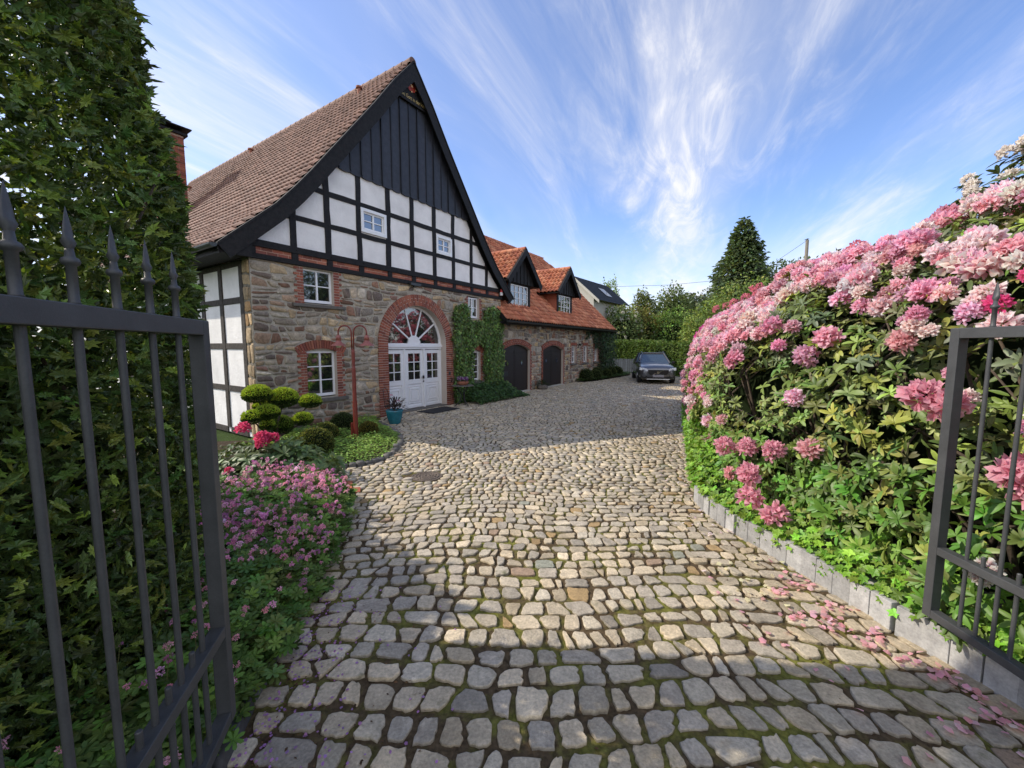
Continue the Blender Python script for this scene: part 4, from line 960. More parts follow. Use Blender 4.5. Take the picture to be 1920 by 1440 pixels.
sp=r.random(len(C)); cc[sp<.022]=np.array((.40,.29,.15))*np.exp(r.normal(0,.1,((sp<.022).sum(),1))); cc[(sp>.022)&(sp<.034)]=(.36,.27,.20); cc[(sp>.04)&(sp<.048)]=(.31,.33,.28)
wv=np.clip((ctr[:,0]-1.6)/1.4,0,1)*np.clip(1-(ctr[:,1]-9)/5,0,1); cc=cc*(1-wv[:,None]*.35)+np.array((.29,.235,.15))*wv[:,None]*.35
near=ctr[:,1]<5.5
for msk,nn_,rg,sd in ((near,18,((1.0,-.5),(.99,.62),(.972,.88),(.935,.99),(.86,1.0)),1),(~near,9,((1.0,-.3),(.985,.75),(.93,1.0)),2)):
    V,F,nv=stones(C[msk],.017,n=nn_,jit=.08 if sd==1 else .05,dome=.03,ex=6.5,seed=sd,rings=rg,tilt=.03)
    P=V.reshape(-1,3).copy(); P[:,2]+=.005
    col=np.repeat(cc[msk],nv,axis=0)*np.exp(r.normal(0,.05,(len(P),1)))
    # paler tops, darker flanks
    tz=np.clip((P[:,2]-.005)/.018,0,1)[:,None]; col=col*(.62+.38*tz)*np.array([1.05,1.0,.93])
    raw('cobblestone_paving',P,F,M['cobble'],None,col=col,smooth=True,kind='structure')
# brick path
rows=[];mb=MB(); 
for i in range(-10,22):
    for j in range(-8,10):
        bx,by=-3.0+i*.118,5.6+j*.222+(.11 if i%2 else 0); ca,sa=math.cos(.35),math.sin(.35); x=-3+(bx+3)*ca-(by-5.6)*sa; y=5.6+(bx+3)*sa+(by-5.6)*ca
        if inpoly(np.array([[x,y]]),BRK)[0]:
            c=bcol(); c=(c[0]*1.35,c[1]*1.35,c[2]*1.25); pts=[]
            for dx,dy in ((-.054,-.106),(.054,-.106),(.054,.106),(-.054,.106)): pts.append((x+dx*ca-dy*sa,y+dx*sa+dy*ca))
            mb.hprism(pts,-.02,.026+random.uniform(0,.004),c)
mb.build('brick_path',M['brick'],None,kind='structure')
# edging rows of setts around the planted bed, kerb on the left
def along(path,step):
    P=[Vector(p) for p in path]; out=[];acc=0;i=0;pos=0
    L=[0]
    for a,b in zip(P,P[1:]): L.append(L[-1]+(b-a).length)
    n=int(L[-1]/step)
    for k in range(n+1):
        l=k*step
        while i<len(P)-2 and l>L[i+1]: i+=1
        u=(l-L[i])/(L[i+1]-L[i]); p=P[i].lerp(P[i+1],u); d=(P[i+1]-P[i]).normalized(); out.append((p,d))
    return out
def edging(name,path,step,w,h,pal,mat_,ex=5,offs=0,**k):
    pts=along(path,step); C=[];cc=[]
    for (p,d),(p2,d2) in zip(pts,pts[1:]):
        n=Vector((-d.y,d.x)); n2=Vector((-d2.y,d2.x)); g=d*.008
        a=p+g+n*(offs-w/2); b=p2-g+n2*(offs-w/2); c=p2-g+n2*(offs+w/2); e=p+g+n*(offs+w/2)
        C.append([a[:],b[:],c[:],e[:]]); cc.append(np.array(pal[random.randrange(len(pal))])*math.exp(random.gauss(0,.12)))
    V,F,nv=stones(np.array(C),h,n=12,jit=.02,dome=.1,ex=ex,seed=5,rings=((1,-.5),(.99,.8),(.9,1.0)))
    return raw(name,V.reshape(-1,3),F,mat_,None,col=np.repeat(np.array(cc),nv,axis=0),smooth=True,**k)
edging('cobble_edging',ARC[:-1],.15,.13,.07,[(.17,.16,.14),(.22,.2,.17),(.13,.125,.12)],M['cobble'],offs=.05,label='row of dark setts curving round the planted bed',cat='edging')
edging('bed_kerb',LEFT[:8],.42,.07,.085,[(.11,.11,.115),(.09,.09,.095)],M['concrete'],ex=12,offs=.02,label='low dark stone kerb along the geranium bed',cat='kerb')
mb=MB(); pts=along(PAL[::-1],.155)
for i,((p,d),(p2,d2)) in enumerate(zip(pts,pts[1:])):
    n=Vector((d.y,-d.x)); m=(p+p2)/2; c=random.uniform(.30,.46); c=(c,c*.99,c*.96); h=.235+random.uniform(-.008,.008); w=(p2-p).length/2-.002; poly=[]
    for u,v_ in ((-1,.15),(-1,-.028),(-.85,-.045),(-.45,-.055),(.45,-.055),(.85,-.045),(1,-.028),(1,.15)):
        poly.append(tuple(m+d*(u*w)+n*(-v_)*(-1 if False else 1))[:2])
    poly=[tuple((m+d*(u*w)-n*v_)[:2]) for u,v_ in ((-1,-.15),(-1,.010),(-.88,.034),(-.5,.052),(0,.058),(.5,.052),(.88,.034),(1,.010),(1,-.15))]
    if (poly[1][0]-poly[0][0])*(poly[3][1]-poly[0][1])-(poly[3][0]-poly[0][0])*(poly[1][1]-poly[0][1])<0: poly=poly[::-1]
    mb.hprism(poly,-.04,h,c)
mb.build('palisade_edging',M['concrete'],None,smooth=False,bevel=.004,label='low grey concrete palisade wall holding back the rhododendron border',cat='retaining wall')
# ------------------------------------------------------------------ plants
def rot_dirs(n,z=0.): 
    a=rng.uniform(0,2*PI,n); return np.stack([np.cos(a),np.sin(a),np.full(n,z)],1)
def tubes(name,lines,parent,mat_=None,r0=.02,r1=.005,**k):
    mb=MB()
    for ln in lines:
        m=len(ln); mb.tube(ln,[r0+(r1-r0)*i/(m-1) for i in range(m)],6)
    return mb.build(name,mat_ or M['wood'],parent,smooth=True,**k)
# holly hedge
hd=empty('holly_hedge',(-2.6,1.2,0),0,label='tall dark clipped holly hedge behind the left gate leaf',cat='hedge')
n=42000; u=rng.random(n); z=rng.uniform(.03,4.45,n); yy=rng.uniform(-.6,2.7,n); dep=rng.exponential(.16,n); dep[dep>.8]=rng.uniform(0,.8,(dep>.8).sum())
P=np.zeros((n,3)); Nn=np.zeros((n,3)); f=u<.66
P[f]=np.stack([-1.93-dep[f],yy[f],z[f]],1); Nn[f]=(1,0,0)
g=(u>=.66)&(u<.82); xx=rng.uniform(-3.2,-1.93,n); P[g]=np.stack([xx[g],2.66-dep[g],z[g]],1); Nn[g]=(0,1,0)
g=(u>=.82)&(u<.92); P[g]=np.stack([xx[g],yy[g],4.4-dep[g]],1); Nn[g]=(0,0,1)
g=u>=.92; P[g]=np.stack([-3.2+dep[g],yy[g],z[g]],1); Nn[g]=(-1,0,0)
cor=np.clip((P[:,1]-2.3)/.36,0,1)*np.clip((P[:,0]+2.3)/.37,0,1); P[:,0]-=.16*cor; P[:,1]-=.16*cor
tap=np.clip((P[:,2]-2.2)/2.2,0,1); P[:,0]=-2.6+(P[:,0]+2.6)*(1-.12*tap**1.3)-.34*np.clip((P[:,2]-2.9)/1.5,0,1)**1.4*(P[:,0]>-2.6); P[:,1]+=.12*np.clip(P[:,1]/2.6,0,1)
low=np.clip((1.6-P[:,2])/1.6,0,1); P[:,0]-=.14*low*(P[:,0]>-2.4)
P+=Nn*noise3(P,1.6,3)[:,None]*.10
P=P+rng.normal(0,.02,(n,3)); hole=noise3(P,2.3,8)<-.62; keep=~hole|(rng.random(n)<.25); P,Nn=P[keep],Nn[keep]; n=len(P)
D=norm(Nn*.7+rng.normal(0,.75,(n,3))+np.array([0,0,.25])); NL=norm(Nn*.8+rng.normal(0,.5,(n,3))+np.array([0,0,.5]))
c=vary(n,(.070,.110,.030),.4); br=rng.random(n)<.24; c[br]=vary(br.sum(),(.17,.23,.045),.25)
scatter('foliage',HOLLY,P-np.array([-2.6,1.2,0]),D,NL,(SZ:=rng.uniform(.06,.115,n)),c,M['holly'],hd,C2=c*1.25,smooth=False,W=SZ*.78)
lines=[]
for i in range(70):
    y0=rng.uniform(-.4,2.4); x0=rng.uniform(-2.8,-2.3); z0=rng.uniform(0,2.3); L=rng.uniform(.5,1.2)
    lines.append([(x0+2.6,y0-1.2,z0),(x0+2.6+rng.uniform(0,.3),y0-1.2+rng.uniform(-.2,.2),z0+L*.5),(x0+2.6+rng.uniform(0,.55),y0-1.2+rng.uniform(-.35,.05),z0+L)])
tubes('branches',lines,hd,r0=.018,r1=.004)
mb=MB(); mb.hprism([(-.12,-1.7),(-.02,-1.7),(-.02,1.3),(-.12,1.3)],0,2.0); mb.hprism([(-.14,-1.7),(-.04,-1.7),(-.04,.9),(-.14,.9)],2.0,2.9); mb.build('shade_core',M['dark'],hd)  # dark slabs added inside the hedge to make its cast shadow solid
# out-of-sight tree added to cast shade over the left cobbles and bed
def crown_tree(name,loc,h,rx,ry,rz_,cz,n,col,size,label,cat='tree',group=None,core=True,trunk=.15,tpl=DIAM,seed=0,bright=None,flowers=None,lump=.22,thin=0):
    t=empty(name,loc,0,label=label,cat=cat,group=group)
    d=norm(rng.normal(size=(n,3))); rad=1-rng.exponential(.12,n); rad=np.clip(rad,.45,1.05)
    P=d*rad[:,None]; nz=noise3(d,2.6,seed)+.6*noise3(d,6,seed+1); P*= (1+lump*nz)[:,None]
    P=P*np.array([rx,ry,rz_])+np.array([0,0,cz]); ok=(P[:,2]>.02)
    if thin: ok&=~((noise3(d,5,seed+5)<-.35)&(rng.random(n)<thin))
    P,d=P[ok],d[ok]; m=len(P); nz=nz[ok]
    D=norm(d+rng.normal(0,.8,(m,3))); NL=norm(d+rng.normal(0,.5,(m,3))+np.array([0,0,.4]))
    c=vary(m,col,.28); 
    if bright is not None: b=rng.random(m)<.35*(nz>0)+.08; c[b]=vary(b.sum(),bright,.2)
    c*=(.75+.35*np.clip(nz,-1,1))[:,None]+.1
    scatter('crown',tpl,P,D,NL,rng.uniform(.7,1.3,m)*size,c,M['leafm'],t,C2=c*1.2,smooth=False)
    if flowers: 
        k,fc,fs=flowers; i=rng.permutation(m)[:k]; i=i[P[i,2]>cz-rz_*.4]; scatter_axis('blossoms',[truss(5,2)],P[i]+d[i]*.12,d[i]+np.array([0,0,.3]),fs,fc,M['petal'],t)
    if core:
        mb=MB(); pr=[(max(.001,math.cos(a)*.62),math.sin(a)*.66) for a in [-PI/2+PI*i/8 for i in range(9)]]; mb.lathe([(r_*1,z_) for r_,z_ in pr],0,0,12)
        mb.v=[(x*rx,y*ry,max(.0,z*rz_+cz)) for x,y,z in mb.v]; mb.build('shade_core',M['dark'],t)  # solid dark hull stands in for shade inside the crown
    if trunk:
        top=cz-rz_*.3; L=[[(0,0,-.05),(.03,0,top*.5),(0,.02,top)]]
        for i in range(5): a=2*PI*i/5+seed; L.append([(0,0,top*.7),(rx*.3*math.cos(a),ry*.3*math.sin(a),cz),(rx*.6*math.cos(a),ry*.6*math.sin(a),cz+rz_*.4)])
        tubes('trunk',L,t,r0=trunk,r1=trunk*.3)
    return t
crown_tree('garden_tree',(-6.0,3.25,0),3.9,1.35,1.3,1.75,2.05,14000,(.035,.06,.02),.15,'dense evergreen tree beside the holly hedge',seed=4)
# geranium bed
ge=empty('geranium_bed',(-2,3,0),0,label='bed of magenta-pink cranesbill geraniums spilling over the left kerb',cat='flower bed')
GP=[(-1.50,.1),(-1.47,1.8),(-1.52,2.2),(-1.60,2.8),(-1.80,3.9),(-2.08,4.9),(-2.2,5.25),(-2.6,5.5),(-3.4,5.3),(-3.6,4.5),(-3.3,3.2),(-2.2,2.75),(-2.0,2.0),(-2.0,.1)]
def fill(poly,n):
    a=np.array(poly); lo,hi=a.min(0),a.max(0); out=[]
    c=0
    while c<n:
        q=rng.uniform(lo,hi,(n*2,2)); q=q[inpoly(q,poly)]; out.append(q); c+=len(q)
    return np.concatenate(out)[:n]
def edge_dist(Q,path):
    d=np.full(len(Q),9.)
    for a,b in zip(path,path[1:]):
        a=np.array(a);b=np.array(b);ab=b-a; t=np.clip(((Q-a)@ab)/(ab@ab),0,1); d=np.minimum(d,np.linalg.norm(Q-(a+t[:,None]*ab),axis=1))
    return d
n=5600; Q=fill(GP,n); ed=edge_dist(Q,GP[:8]); top=.14+.30*np.clip(ed/.35,0,1)**.6+.05*noise3(np.c_[Q,Q[:,0]],2.4,2)
z=top*rng.uniform(.35,1.05,n); Q[:,0]+=np.where(ed<.15,rng.uniform(-.02,.07,n),0)
NL=norm(np.stack([rng.normal(.25,.4,n),rng.normal(-.25,.4,n),np.ones(n)],1)); c=vary(n,(.115,.20,.045),.3,.1)
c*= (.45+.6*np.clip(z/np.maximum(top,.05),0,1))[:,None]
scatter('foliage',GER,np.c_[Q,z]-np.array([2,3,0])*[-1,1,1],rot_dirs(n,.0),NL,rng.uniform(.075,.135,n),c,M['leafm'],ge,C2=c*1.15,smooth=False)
n=1500; Q=fill(GP,n); w=np.clip((Q[:,1]-1.4)/2.2,.22,.9)*(.25+.75*(noise3(np.c_[Q,Q[:,1]],2.6,5)>-.05)); Q=Q[rng.random(n)<w]; n=len(Q); ed=edge_dist(Q,GP[:8])
top=.14+.30*np.clip(ed/.35,0,1)**.6; z=top+rng.uniform(.04,.17,n); FP=np.c_[Q,z]-np.array([-2,3,0]); FP[:,0]+=rng.uniform(-.02,.08,n)
fc=vary(n,(.80,.40,.54),.2,.07); m_=rng.random(n)<.25; fc[m_]=vary(m_.sum(),(.56,.20,.42),.2)
scatter_axis('blossoms',[truss(5,11,1.1,.2),truss(4,12,1.0,.2),truss(6,13,.9,.2)],FP,rng.normal(0,.5,(n,3))+np.array([.2,-.2,1]),rng.uniform(.018,.040,n),fc,M['petal'],ge,C2=fc*1.25)
mb=MB()
for i in range(0,n,2):
    p=FP[i]; mb.tube([(p[0]+random.uniform(-.05,.05),p[1]+random.uniform(-.05,.05),max(0,p[2]-.3)),tuple(p)],.0022,4,c=(.15,.16,.06),cap=False)
mb.build('stems',M['leafm'],ge)
# small red rhododendron by the path
def rosettes(name,P,A,S,c,parent,m_='leaf',tpls=None,C2=1.5): 
    return scatter_axis(name,tpls or ROS,P,A,S,c,M[m_],parent,C2=c*C2)
ROS=[rosette(8,.30,.30,1),rosette(9,.28,.5,2),rosette(7,.32,.15,3),rosette(10,.26,.6,4)]
rr=empty('red_rhododendron',(-3.75,6.1,0),0,label='low rhododendron with long pale leaves and two crimson flower heads',cat='shrub')
n=330; d=norm(rng.normal(size=(n,3))); d[:,2]=np.abs(d[:,2]); P=d*np.array([1.08,.62,.66])*rng.uniform(.6,1.03,n)[:,None]
rosettes('foliage',P,d+np.array([0,-.1,.5]),rng.uniform(.12,.19,n),vary(n,(.085,.13,.045),.25),rr)
FL=np.array([(-.48,.1,.80),(-.02,-.15,.72),(.02,-.22,.66),(.1,-.1,.70),(-.28,-.55,.34)]); rc=np.tile([.62,.03,.11],(5,1)); 
scatter_axis('blossoms',[truss(18,5,1.15),truss(16,6,1.1)],FL,np.tile([0,-.25,1.],(5,1)),np.array([.13,.13,.12,.11,.06]),rc,M['petal'],rr,C2=rc*np.array([1.3,4,2.4]))
tubes('branches',[[(0,0,0),(d[i,0]*.4,d[i,1]*.3,.3),tuple(P[i])] for i in range(40)],rr,r0=.016,r1=.005)
# ground cover stuff between the beds
def cover(name,poly,n,top,col,size,tpl=DIAM,label=None,cat=None,dens=None,edge=None,bright=None,sm=.25,lift=None):
    Q=fill(poly,n); ed=edge_dist(Q,edge) if edge else np.full(n,1.); t=top*np.clip(.35+ed/.25*.65,0,1)*(1+.25*noise3(np.c_[Q,Q[:,0]],3,1)); z=t*rng.uniform(.45,1.05,n)
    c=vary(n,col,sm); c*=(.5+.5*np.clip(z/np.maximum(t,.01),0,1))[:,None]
    NL=norm(np.stack([rng.normal(0,.5,n),rng.normal(-.1,.5,n),np.ones(n)],1))
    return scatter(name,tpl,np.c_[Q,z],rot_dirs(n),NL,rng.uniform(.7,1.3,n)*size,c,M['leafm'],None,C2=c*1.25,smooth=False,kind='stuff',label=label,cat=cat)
BED=[(a-.06,b) for a,b in ARC]+[h2(-.1,.05),h2(-3.28,.05),(-5.3,7.5),(-4.3,6.9),(-3.5,6.55)]
cover('ground_cover',BED,16000,.17,(.20,.32,.065),.048,edge=[(a-.02,b) for a,b in ARC],label='bright green low ground cover filling the curved bed by the house',cat='ground cover')
cover('undergrowth',[(-3.6,4.6),(-2.8,5.2),(-3.2,6.5),(-4.4,7.2),(-5.4,7.6),(-7.6,6.0),(-7.6,-.5),(-3.3,-.5),(-3.3,2.9)],9000,.22,(.05,.075,.025),.07,label='dark mixed low plants behind the geraniums and hedge',cat='undergrowth')
# box balls
def ball(loc,r_,label,col=(.085,.105,.025),bright=(.19,.21,.04),n=3200,size=.034,group='clipped box balls in the curved bed',name='box_ball',sq=.93):
    b=empty(name,(loc[0],loc[1],0),0,label=label,cat='clipped shrub',group=group)
    d=norm(rng.normal(size=(n,3))); d=d[d[:,2]>-.75]; m=len(d); P=d*r_*np.array([1,1,sq])*(1+.03*noise3(d,5,2)+rng.normal(-.02,.03,m))[:,None]+np.array([0,0,r_*.86])
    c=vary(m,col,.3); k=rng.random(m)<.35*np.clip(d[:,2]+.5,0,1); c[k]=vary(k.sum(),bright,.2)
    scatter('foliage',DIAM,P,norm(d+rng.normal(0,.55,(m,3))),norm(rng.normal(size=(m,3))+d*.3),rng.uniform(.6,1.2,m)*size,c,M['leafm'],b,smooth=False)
    mb=MB(); mb.lathe([(max(.001,math.cos(a)*r_*.93),math.sin(a)*r_*.87+r_*.86) for a in [-PI/2+PI*i/10 for i in range(11)]],0,0,18); mb.build('shade_core',M['dark'],b,smooth=True)  # dark ball under the leaves stands in for inner shade
ball((-3.69,7.36),.32,'largest clipped box ball at the front of the curved bed')
ball((-4.02,8.5),.25,'box ball behind the largest one, partly hidden by it')
ball((-4.12,9.6),.27,'dark box ball in the house shade to the left of the lamp post',col=(.045,.065,.02),bright=(.07,.1,.03))  # leaf colours darkened to carry the house shade
ball((-3.30,9.05),.205,'small olive-yellow box ball just right of the lamp post',col=(.10,.095,.02),bright=(.20,.16,.03))
# cloud-pruned yew
nw=empty('cloud_pruned_yew',(-4.87,8.0,0),0,label='cloud-pruned yew with rounded bright green pads in front of the stone wall',cat='topiary tree')
PADS=[(-5.0,7.80,1.14,.25,.155),(-4.72,8.19,1.01,.27,.185),(-4.50,8.85,.86,.22,.135),(-4.80,7.75,.79,.215,.13),(-4.97,7.55,.73,.17,.115),(-4.50,8.5,.52,.19,.125),(-4.80,7.74,.55,.12,.10),(-4.85,8.27,.42,.23,.18),(-5.07,8.06,.88,.17,.08)]
PP=[];DD=[];CC=[];SS=[];core=MB()
for i,(x,y,z,a,h) in enumerate(PADS):
    m=int(3400*(a/.25)**2); h=h*1.22; d=norm(rng.normal(size=(m,3))); sh=np.where(d[:,2]<0,.72,1.)[:,None]
    p=d*np.array([a,a,h])*np.c_[np.ones(m),np.ones(m),sh]*(1+.05*noise3(d,4,i)+rng.normal(-.02,.035,m))[:,None]+np.array([x,y,z])-np.array([-4.87,8.0,0])
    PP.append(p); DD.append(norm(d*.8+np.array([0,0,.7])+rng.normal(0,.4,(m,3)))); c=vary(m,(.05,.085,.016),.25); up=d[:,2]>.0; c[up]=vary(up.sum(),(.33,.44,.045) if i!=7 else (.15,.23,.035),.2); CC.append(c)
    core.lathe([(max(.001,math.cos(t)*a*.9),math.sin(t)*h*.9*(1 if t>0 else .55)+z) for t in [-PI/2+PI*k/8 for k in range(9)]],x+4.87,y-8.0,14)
PP=np.concatenate(PP);DD=np.concatenate(DD);CC=np.concatenate(CC)
scatter('foliage',DIAM,PP,DD,norm(rng.normal(size=PP.shape)),rng.uniform(.02,.042,len(PP)),CC,M['leafm'],nw,smooth=False); core.build('shade_core',M['dark'],nw,smooth=True)  # dark cores stand in for shade within the pads
tubes('branches',[[(0,0,0),(.05,.05,.2),((x+4.87)*.5,(y-8)*.5,.2+(z-.2)*.45),((x+4.87)*.9,(y-8)*.9,z-h*.7),(x+4.87,y-8,z)] for x,y,z,a,h in PADS],nw,r0=.028,r1=.010)
# ivy on the gable wall
iv=empty('climbing_ivy',(HX,HY,0),HA,label='clipped ivy columns framing the small windows on the gable wall',cat='climber')
def ivy_mask(s,z):
    w=.08*np.sin(s*5+z*3)+.05*np.sin(z*7+1)
    a=(s>3.22+w*.5)&(s<4.20+w*.3)&(z<3.62-((s-3.72)/.55)**2*.25); b=(s>4.98+w*.3)&(s<6.22)&(z<3.66-((s-5.55)/.6)**2*.22); c=(s>3.3)&(s<6.2)&(z>2.12+.1*np.cos((s-4.6)*6))&(z<3.06+w*.3)
    d_=(s>3.3)&(s<6.6)&(z<.62+w)
    return a&(z<3.7)|b|c|d_
n=19000; s=rng.uniform(3.1,6.6,n); z=rng.uniform(0,3.75,n); k=ivy_mask(s,z)&~((s>4.02)&(s<4.95)&(z>3.08)); s,z=s[k],z[k]; n=len(s)
dp=.15+.07*noise3(np.c_[s,z,z],2.5,4)+rng.uniform(-.08,.05,n)
P=np.stack([s,-dp,z],1); NL=norm(np.stack([rng.normal(0,.35,n),-np.ones(n),rng.normal(.35,.3,n)],1)); D=np.stack([rng.normal(0,1.2,n),rng.normal(-.25,.2,n),rng.normal(-.6,.8,n)],1)
c=vary(n,(.10,.165,.04),.38,.12)
scatter('foliage',IVY,P,D,NL,rng.uniform(.07,.12,n),c,M['leaf'],iv,C2=c*1.1,smooth=False)
n=5200; s=rng.uniform(3.25,7.05,n); t=rng.uniform(0,1.05,n); hh=.72*np.clip(1-t/1.15,0,1)**.6*np.clip((s-3.1)/.8,0,1)*np.clip((7.15-s)/1.1,0,1); z=hh*rng.uniform(.5,1.1,n)*(1+.2*noise3(np.c_[s,t,t],3,3))
P=np.stack([s,-t,z],1); c=vary(n,(.045,.095,.025),.3); k=(hh>.05)&~((s<3.55)&(t>.3)); P=P[k];c=c[k];n=len(P)
scatter('trailing_leaves',IVY,P,np.stack([rng.normal(0,1,n),rng.normal(-1,.5,n),rng.normal(-.4,.3,n)],1),norm(np.stack([rng.normal(0,.4,n),-np.ones(n)*.6,np.ones(n)],1)),rng.uniform(.06,.11,n),c,M['leaf'],iv,C2=c*1.15,smooth=False)
iw=empty('hanging_creeper',(HX,HY,0),HA,label='dark creeper hanging from the eave at the far end of the garage wing',cat='climber')
n=4200; s=rng.uniform(15.2,19.9,n); z=rng.uniform(.0,3.05,n); lim=3.0-np.clip((s-15.6),0,9)*1.2-.5*np.sin(s*3); k=(z>np.where(s<17.6,lim,-1))&~((s<17.35)&(s>16.55)&(z<2.0)&(z>1)); s,z=s[k],z[k]; n=len(s)
P=np.stack([s,-rng.uniform(.05,.42,n)*(.4+.6*(s>17)),z],1); c=vary(n,(.035,.065,.022),.3)
scatter('foliage',IVY,P,np.stack([rng.normal(0,.6,n),rng.normal(-.3,.3,n),-np.ones(n)],1),norm(np.stack([rng.normal(0,.4,n),-np.ones(n),rng.normal(.3,.3,n)],1)),rng.uniform(.10,.17,n),c,M['leaf'],iw,smooth=False)
SB=[h2(*p) for p in ((13.8,.02),(14.1,.42),(15.2,.72),(17,.87),(19.2,.97),(21.4,1.0),(22,.6),(22,.02))]
cover('low_edging_plants',SB,5000,.20,(.06,.11,.03),.085,label='low green ground cover strip along the far wing wall',cat='ground cover')
for i,(s,t,r_,lb) in enumerate(((14.7,.30,.42,'nearest box ball of the row by the narrow wing windows'),(15.9,.42,.36,'second box ball from the garage doors'),(16.7,.15,.42,'tall box ball behind the others by the creeper'),(17.5,.55,.34,'small low box ball at the front of the far row'),(18.7,.40,.40,'box ball next to the last one of the far row'),(20.0,.40,.38,'farthest box ball, beyond the end of the wing'))):
    q=H(s,t); ball((q[0],q[1]),r_,lb,n=1300,size=.06,group='box balls along the garage wing',col=(.045,.065,.02),bright=(.09,.12,.03))
# ------------------------------------------------------------------ big rhododendron bank
RP=[(3.60,-.6),(3.45,.6),(3.30,1.5),(3.17,2.2),(3.03,2.9),(2.86,3.7),(2.72,4.4),(2.72,5.1),(2.95,5.9),(3.35,6.9),(3.95,8.4),(4.7,10.3),(5.5,12.1),(6.6,13.3),(8.4,13.9)]
PF=[(0.15,-.02),(.5,.08),(1.0,.12),(1.5,.06),(2.0,-.10),(2.4,-.36),(2.72,-.72),(2.98,-1.15),(3.15,-1.65),(3.22,-2.2),(3.15,-2.9),(3.0,-3.4)]
rp=np.array(RP); seg=np.r_[0,np.cumsum(np.linalg.norm(np.diff(rp,axis=0),axis=1))]; pf=np.array(PF); pfl=np.r_[0,np.cumsum(np.linalg.norm(np.diff(pf,axis=0),axis=1))]
def bank(l,p,dep=0.):
    """l along the path (m), p along the profile (m) -> point, outward normal"""
    x=np.interp(l,seg,rp[:,0]);y=np.interp(l,seg,rp[:,1]); e=.6; tx=np.interp(l+e,seg,rp[:,0])-np.interp(l-e,seg,rp[:,0]); ty=np.interp(l+e,seg,rp[:,1])-np.interp(l-e,seg,rp[:,1]); L=np.hypot(tx,ty); tx/=L;ty/=L
    nx,ny=-ty,tx; z=np.interp(p,pfl,pf[:,0]); o=np.interp(p,pfl,pf[:,1]); dz=np.interp(p+.15,pfl,pf[:,0])-np.interp(p-.15,pfl,pf[:,0]); do=np.interp(p+.15,pfl,pf[:,1])-np.interp(p-.15,pfl,pf[:,1]); LL=np.hypot(dz,do); dz/=LL;do/=LL
    hs=1-.16*np.clip((l-seg[-1]+4.2)/4.2,0,1)**2+.15*np.clip((5.0-y)/2.4,0,1)
    Nn=np.stack([nx*dz,ny*dz,-do],1); base=np.stack([x+nx*o,y+ny*o,z*hs],1)
    b=noise3(base,.9,31)*.20+noise3(base,2.1,32)*.12
    return base+Nn*(b-dep)[:,None],Nn,b
rh=empty('pink_rhododendron',(4,5,0),0,label='huge bank of pink-flowering rhododendron above the concrete palisades',cat='shrub'); RO=np.array([4,5,0])
n=7800; l=rng.uniform(0,seg[-1],n); p=rng.uniform(0,pfl[-1]-.6,n); dep=rng.exponential(.13,n)
P,Nn,b=bank(l,p,dep); gap=noise3(P,1.5,77); k=(gap>-.45)|(rng.random(n)<.35)|(P[:,2]>2.5); P,Nn,b,gap=P[k],Nn[k],b[k],gap[k]; n=len(P)
A=norm(Nn+np.array([-.15,-.1,.55])+rng.normal(0,.35,(n,3)))
c=vary(n,(.15,.205,.05),.38,.12); y_=rng.random(n)<.24; c[y_]=vary(y_.sum(),(.24,.29,.06),.25); g_=(rng.random(n)<.35)&(P[:,2]>1.9); c[g_]=vary(g_.sum(),(.16,.19,.10),.2)
rosettes('foliage',P-RO,A,rng.uniform(.06,.135,n),c,rh,C2=1.3)
n=15000; l=rng.uniform(0,seg[-1],n); p=rng.uniform(0,pfl[-1]-.6,n); P,Nn,b=bank(l,p,rng.exponential(.16,n)); k=(noise3(P,1.5,77)>-.5)|(P[:,2]>2.4); P,Nn=P[k],Nn[k]; n=len(P); c=vary(n,(.10,.14,.035),.4,.12); scatter('leaves',NARROW,P-RO,norm(Nn*.6+rng.normal(0,.8,(n,3))+np.array([0,0,-.1])),norm(Nn+rng.normal(0,.5,(n,3))+np.array([0,0,.7])),rng.uniform(.06,.15,n),c,M['leaf'],rh,C2=c*1.25)
# core and branches
ls=np.linspace(0,seg[-1],40); ps=np.linspace(0,pfl[-1],14); LL,PS=np.meshgrid(ls,ps,indexing='ij'); V,_,_=bank(LL.ravel(),PS.ravel(),np.full(LL.size,.62)); V-=RO
F=np.array([(i*14+j,i*14+j+1,(i+1)*14+j+1,(i+1)*14+j) for i in range(39) for j in range(13)]); raw('shade_core',V,[F],M['dark'],rh)  # dark hull stands in for shade deep in the bank
lines=[]
for i in range(150):
    l0=rng.uniform(0,seg[-1]); p1=rng.uniform(.6,3.0); a,_,_=bank(np.array([l0]),np.array([.15]),np.array([.55])); b2,_,_=bank(np.array([l0+rng.normal(0,.5)]),np.array([p1*.6]),np.array([.38])); c2,_,_=bank(np.array([l0+rng.normal(0,.8)]),np.array([p1]),np.array([.1]))
    lines.append([tuple((q-RO)[0]) for q in (a,b2,c2)])
tubes('branches',lines,rh,r0=.022,r1=.006)
n=7200; l=rng.uniform(0,seg[-1],n); p=rng.uniform(.2,pfl[-1]-.7,n); P,Nn,b=bank(l,p,-.03); cl=noise3(P,2.0,50)+.5*noise3(P,4.2,51)
zz=P[:,2]; far=np.clip((P[:,1]-4)/5,0,1); want=np.clip((zz-1.75)/.85,0,1)*(.42+.4*far)+.018; want=np.where(zz<1.9,.022+.05*far*(zz>.9),want); k=(rng.random(n)<want*(cl>-.25-.5*far)*1.25)
P,Nn,cl=P[k],Nn[k],cl[k]; n=len(P)
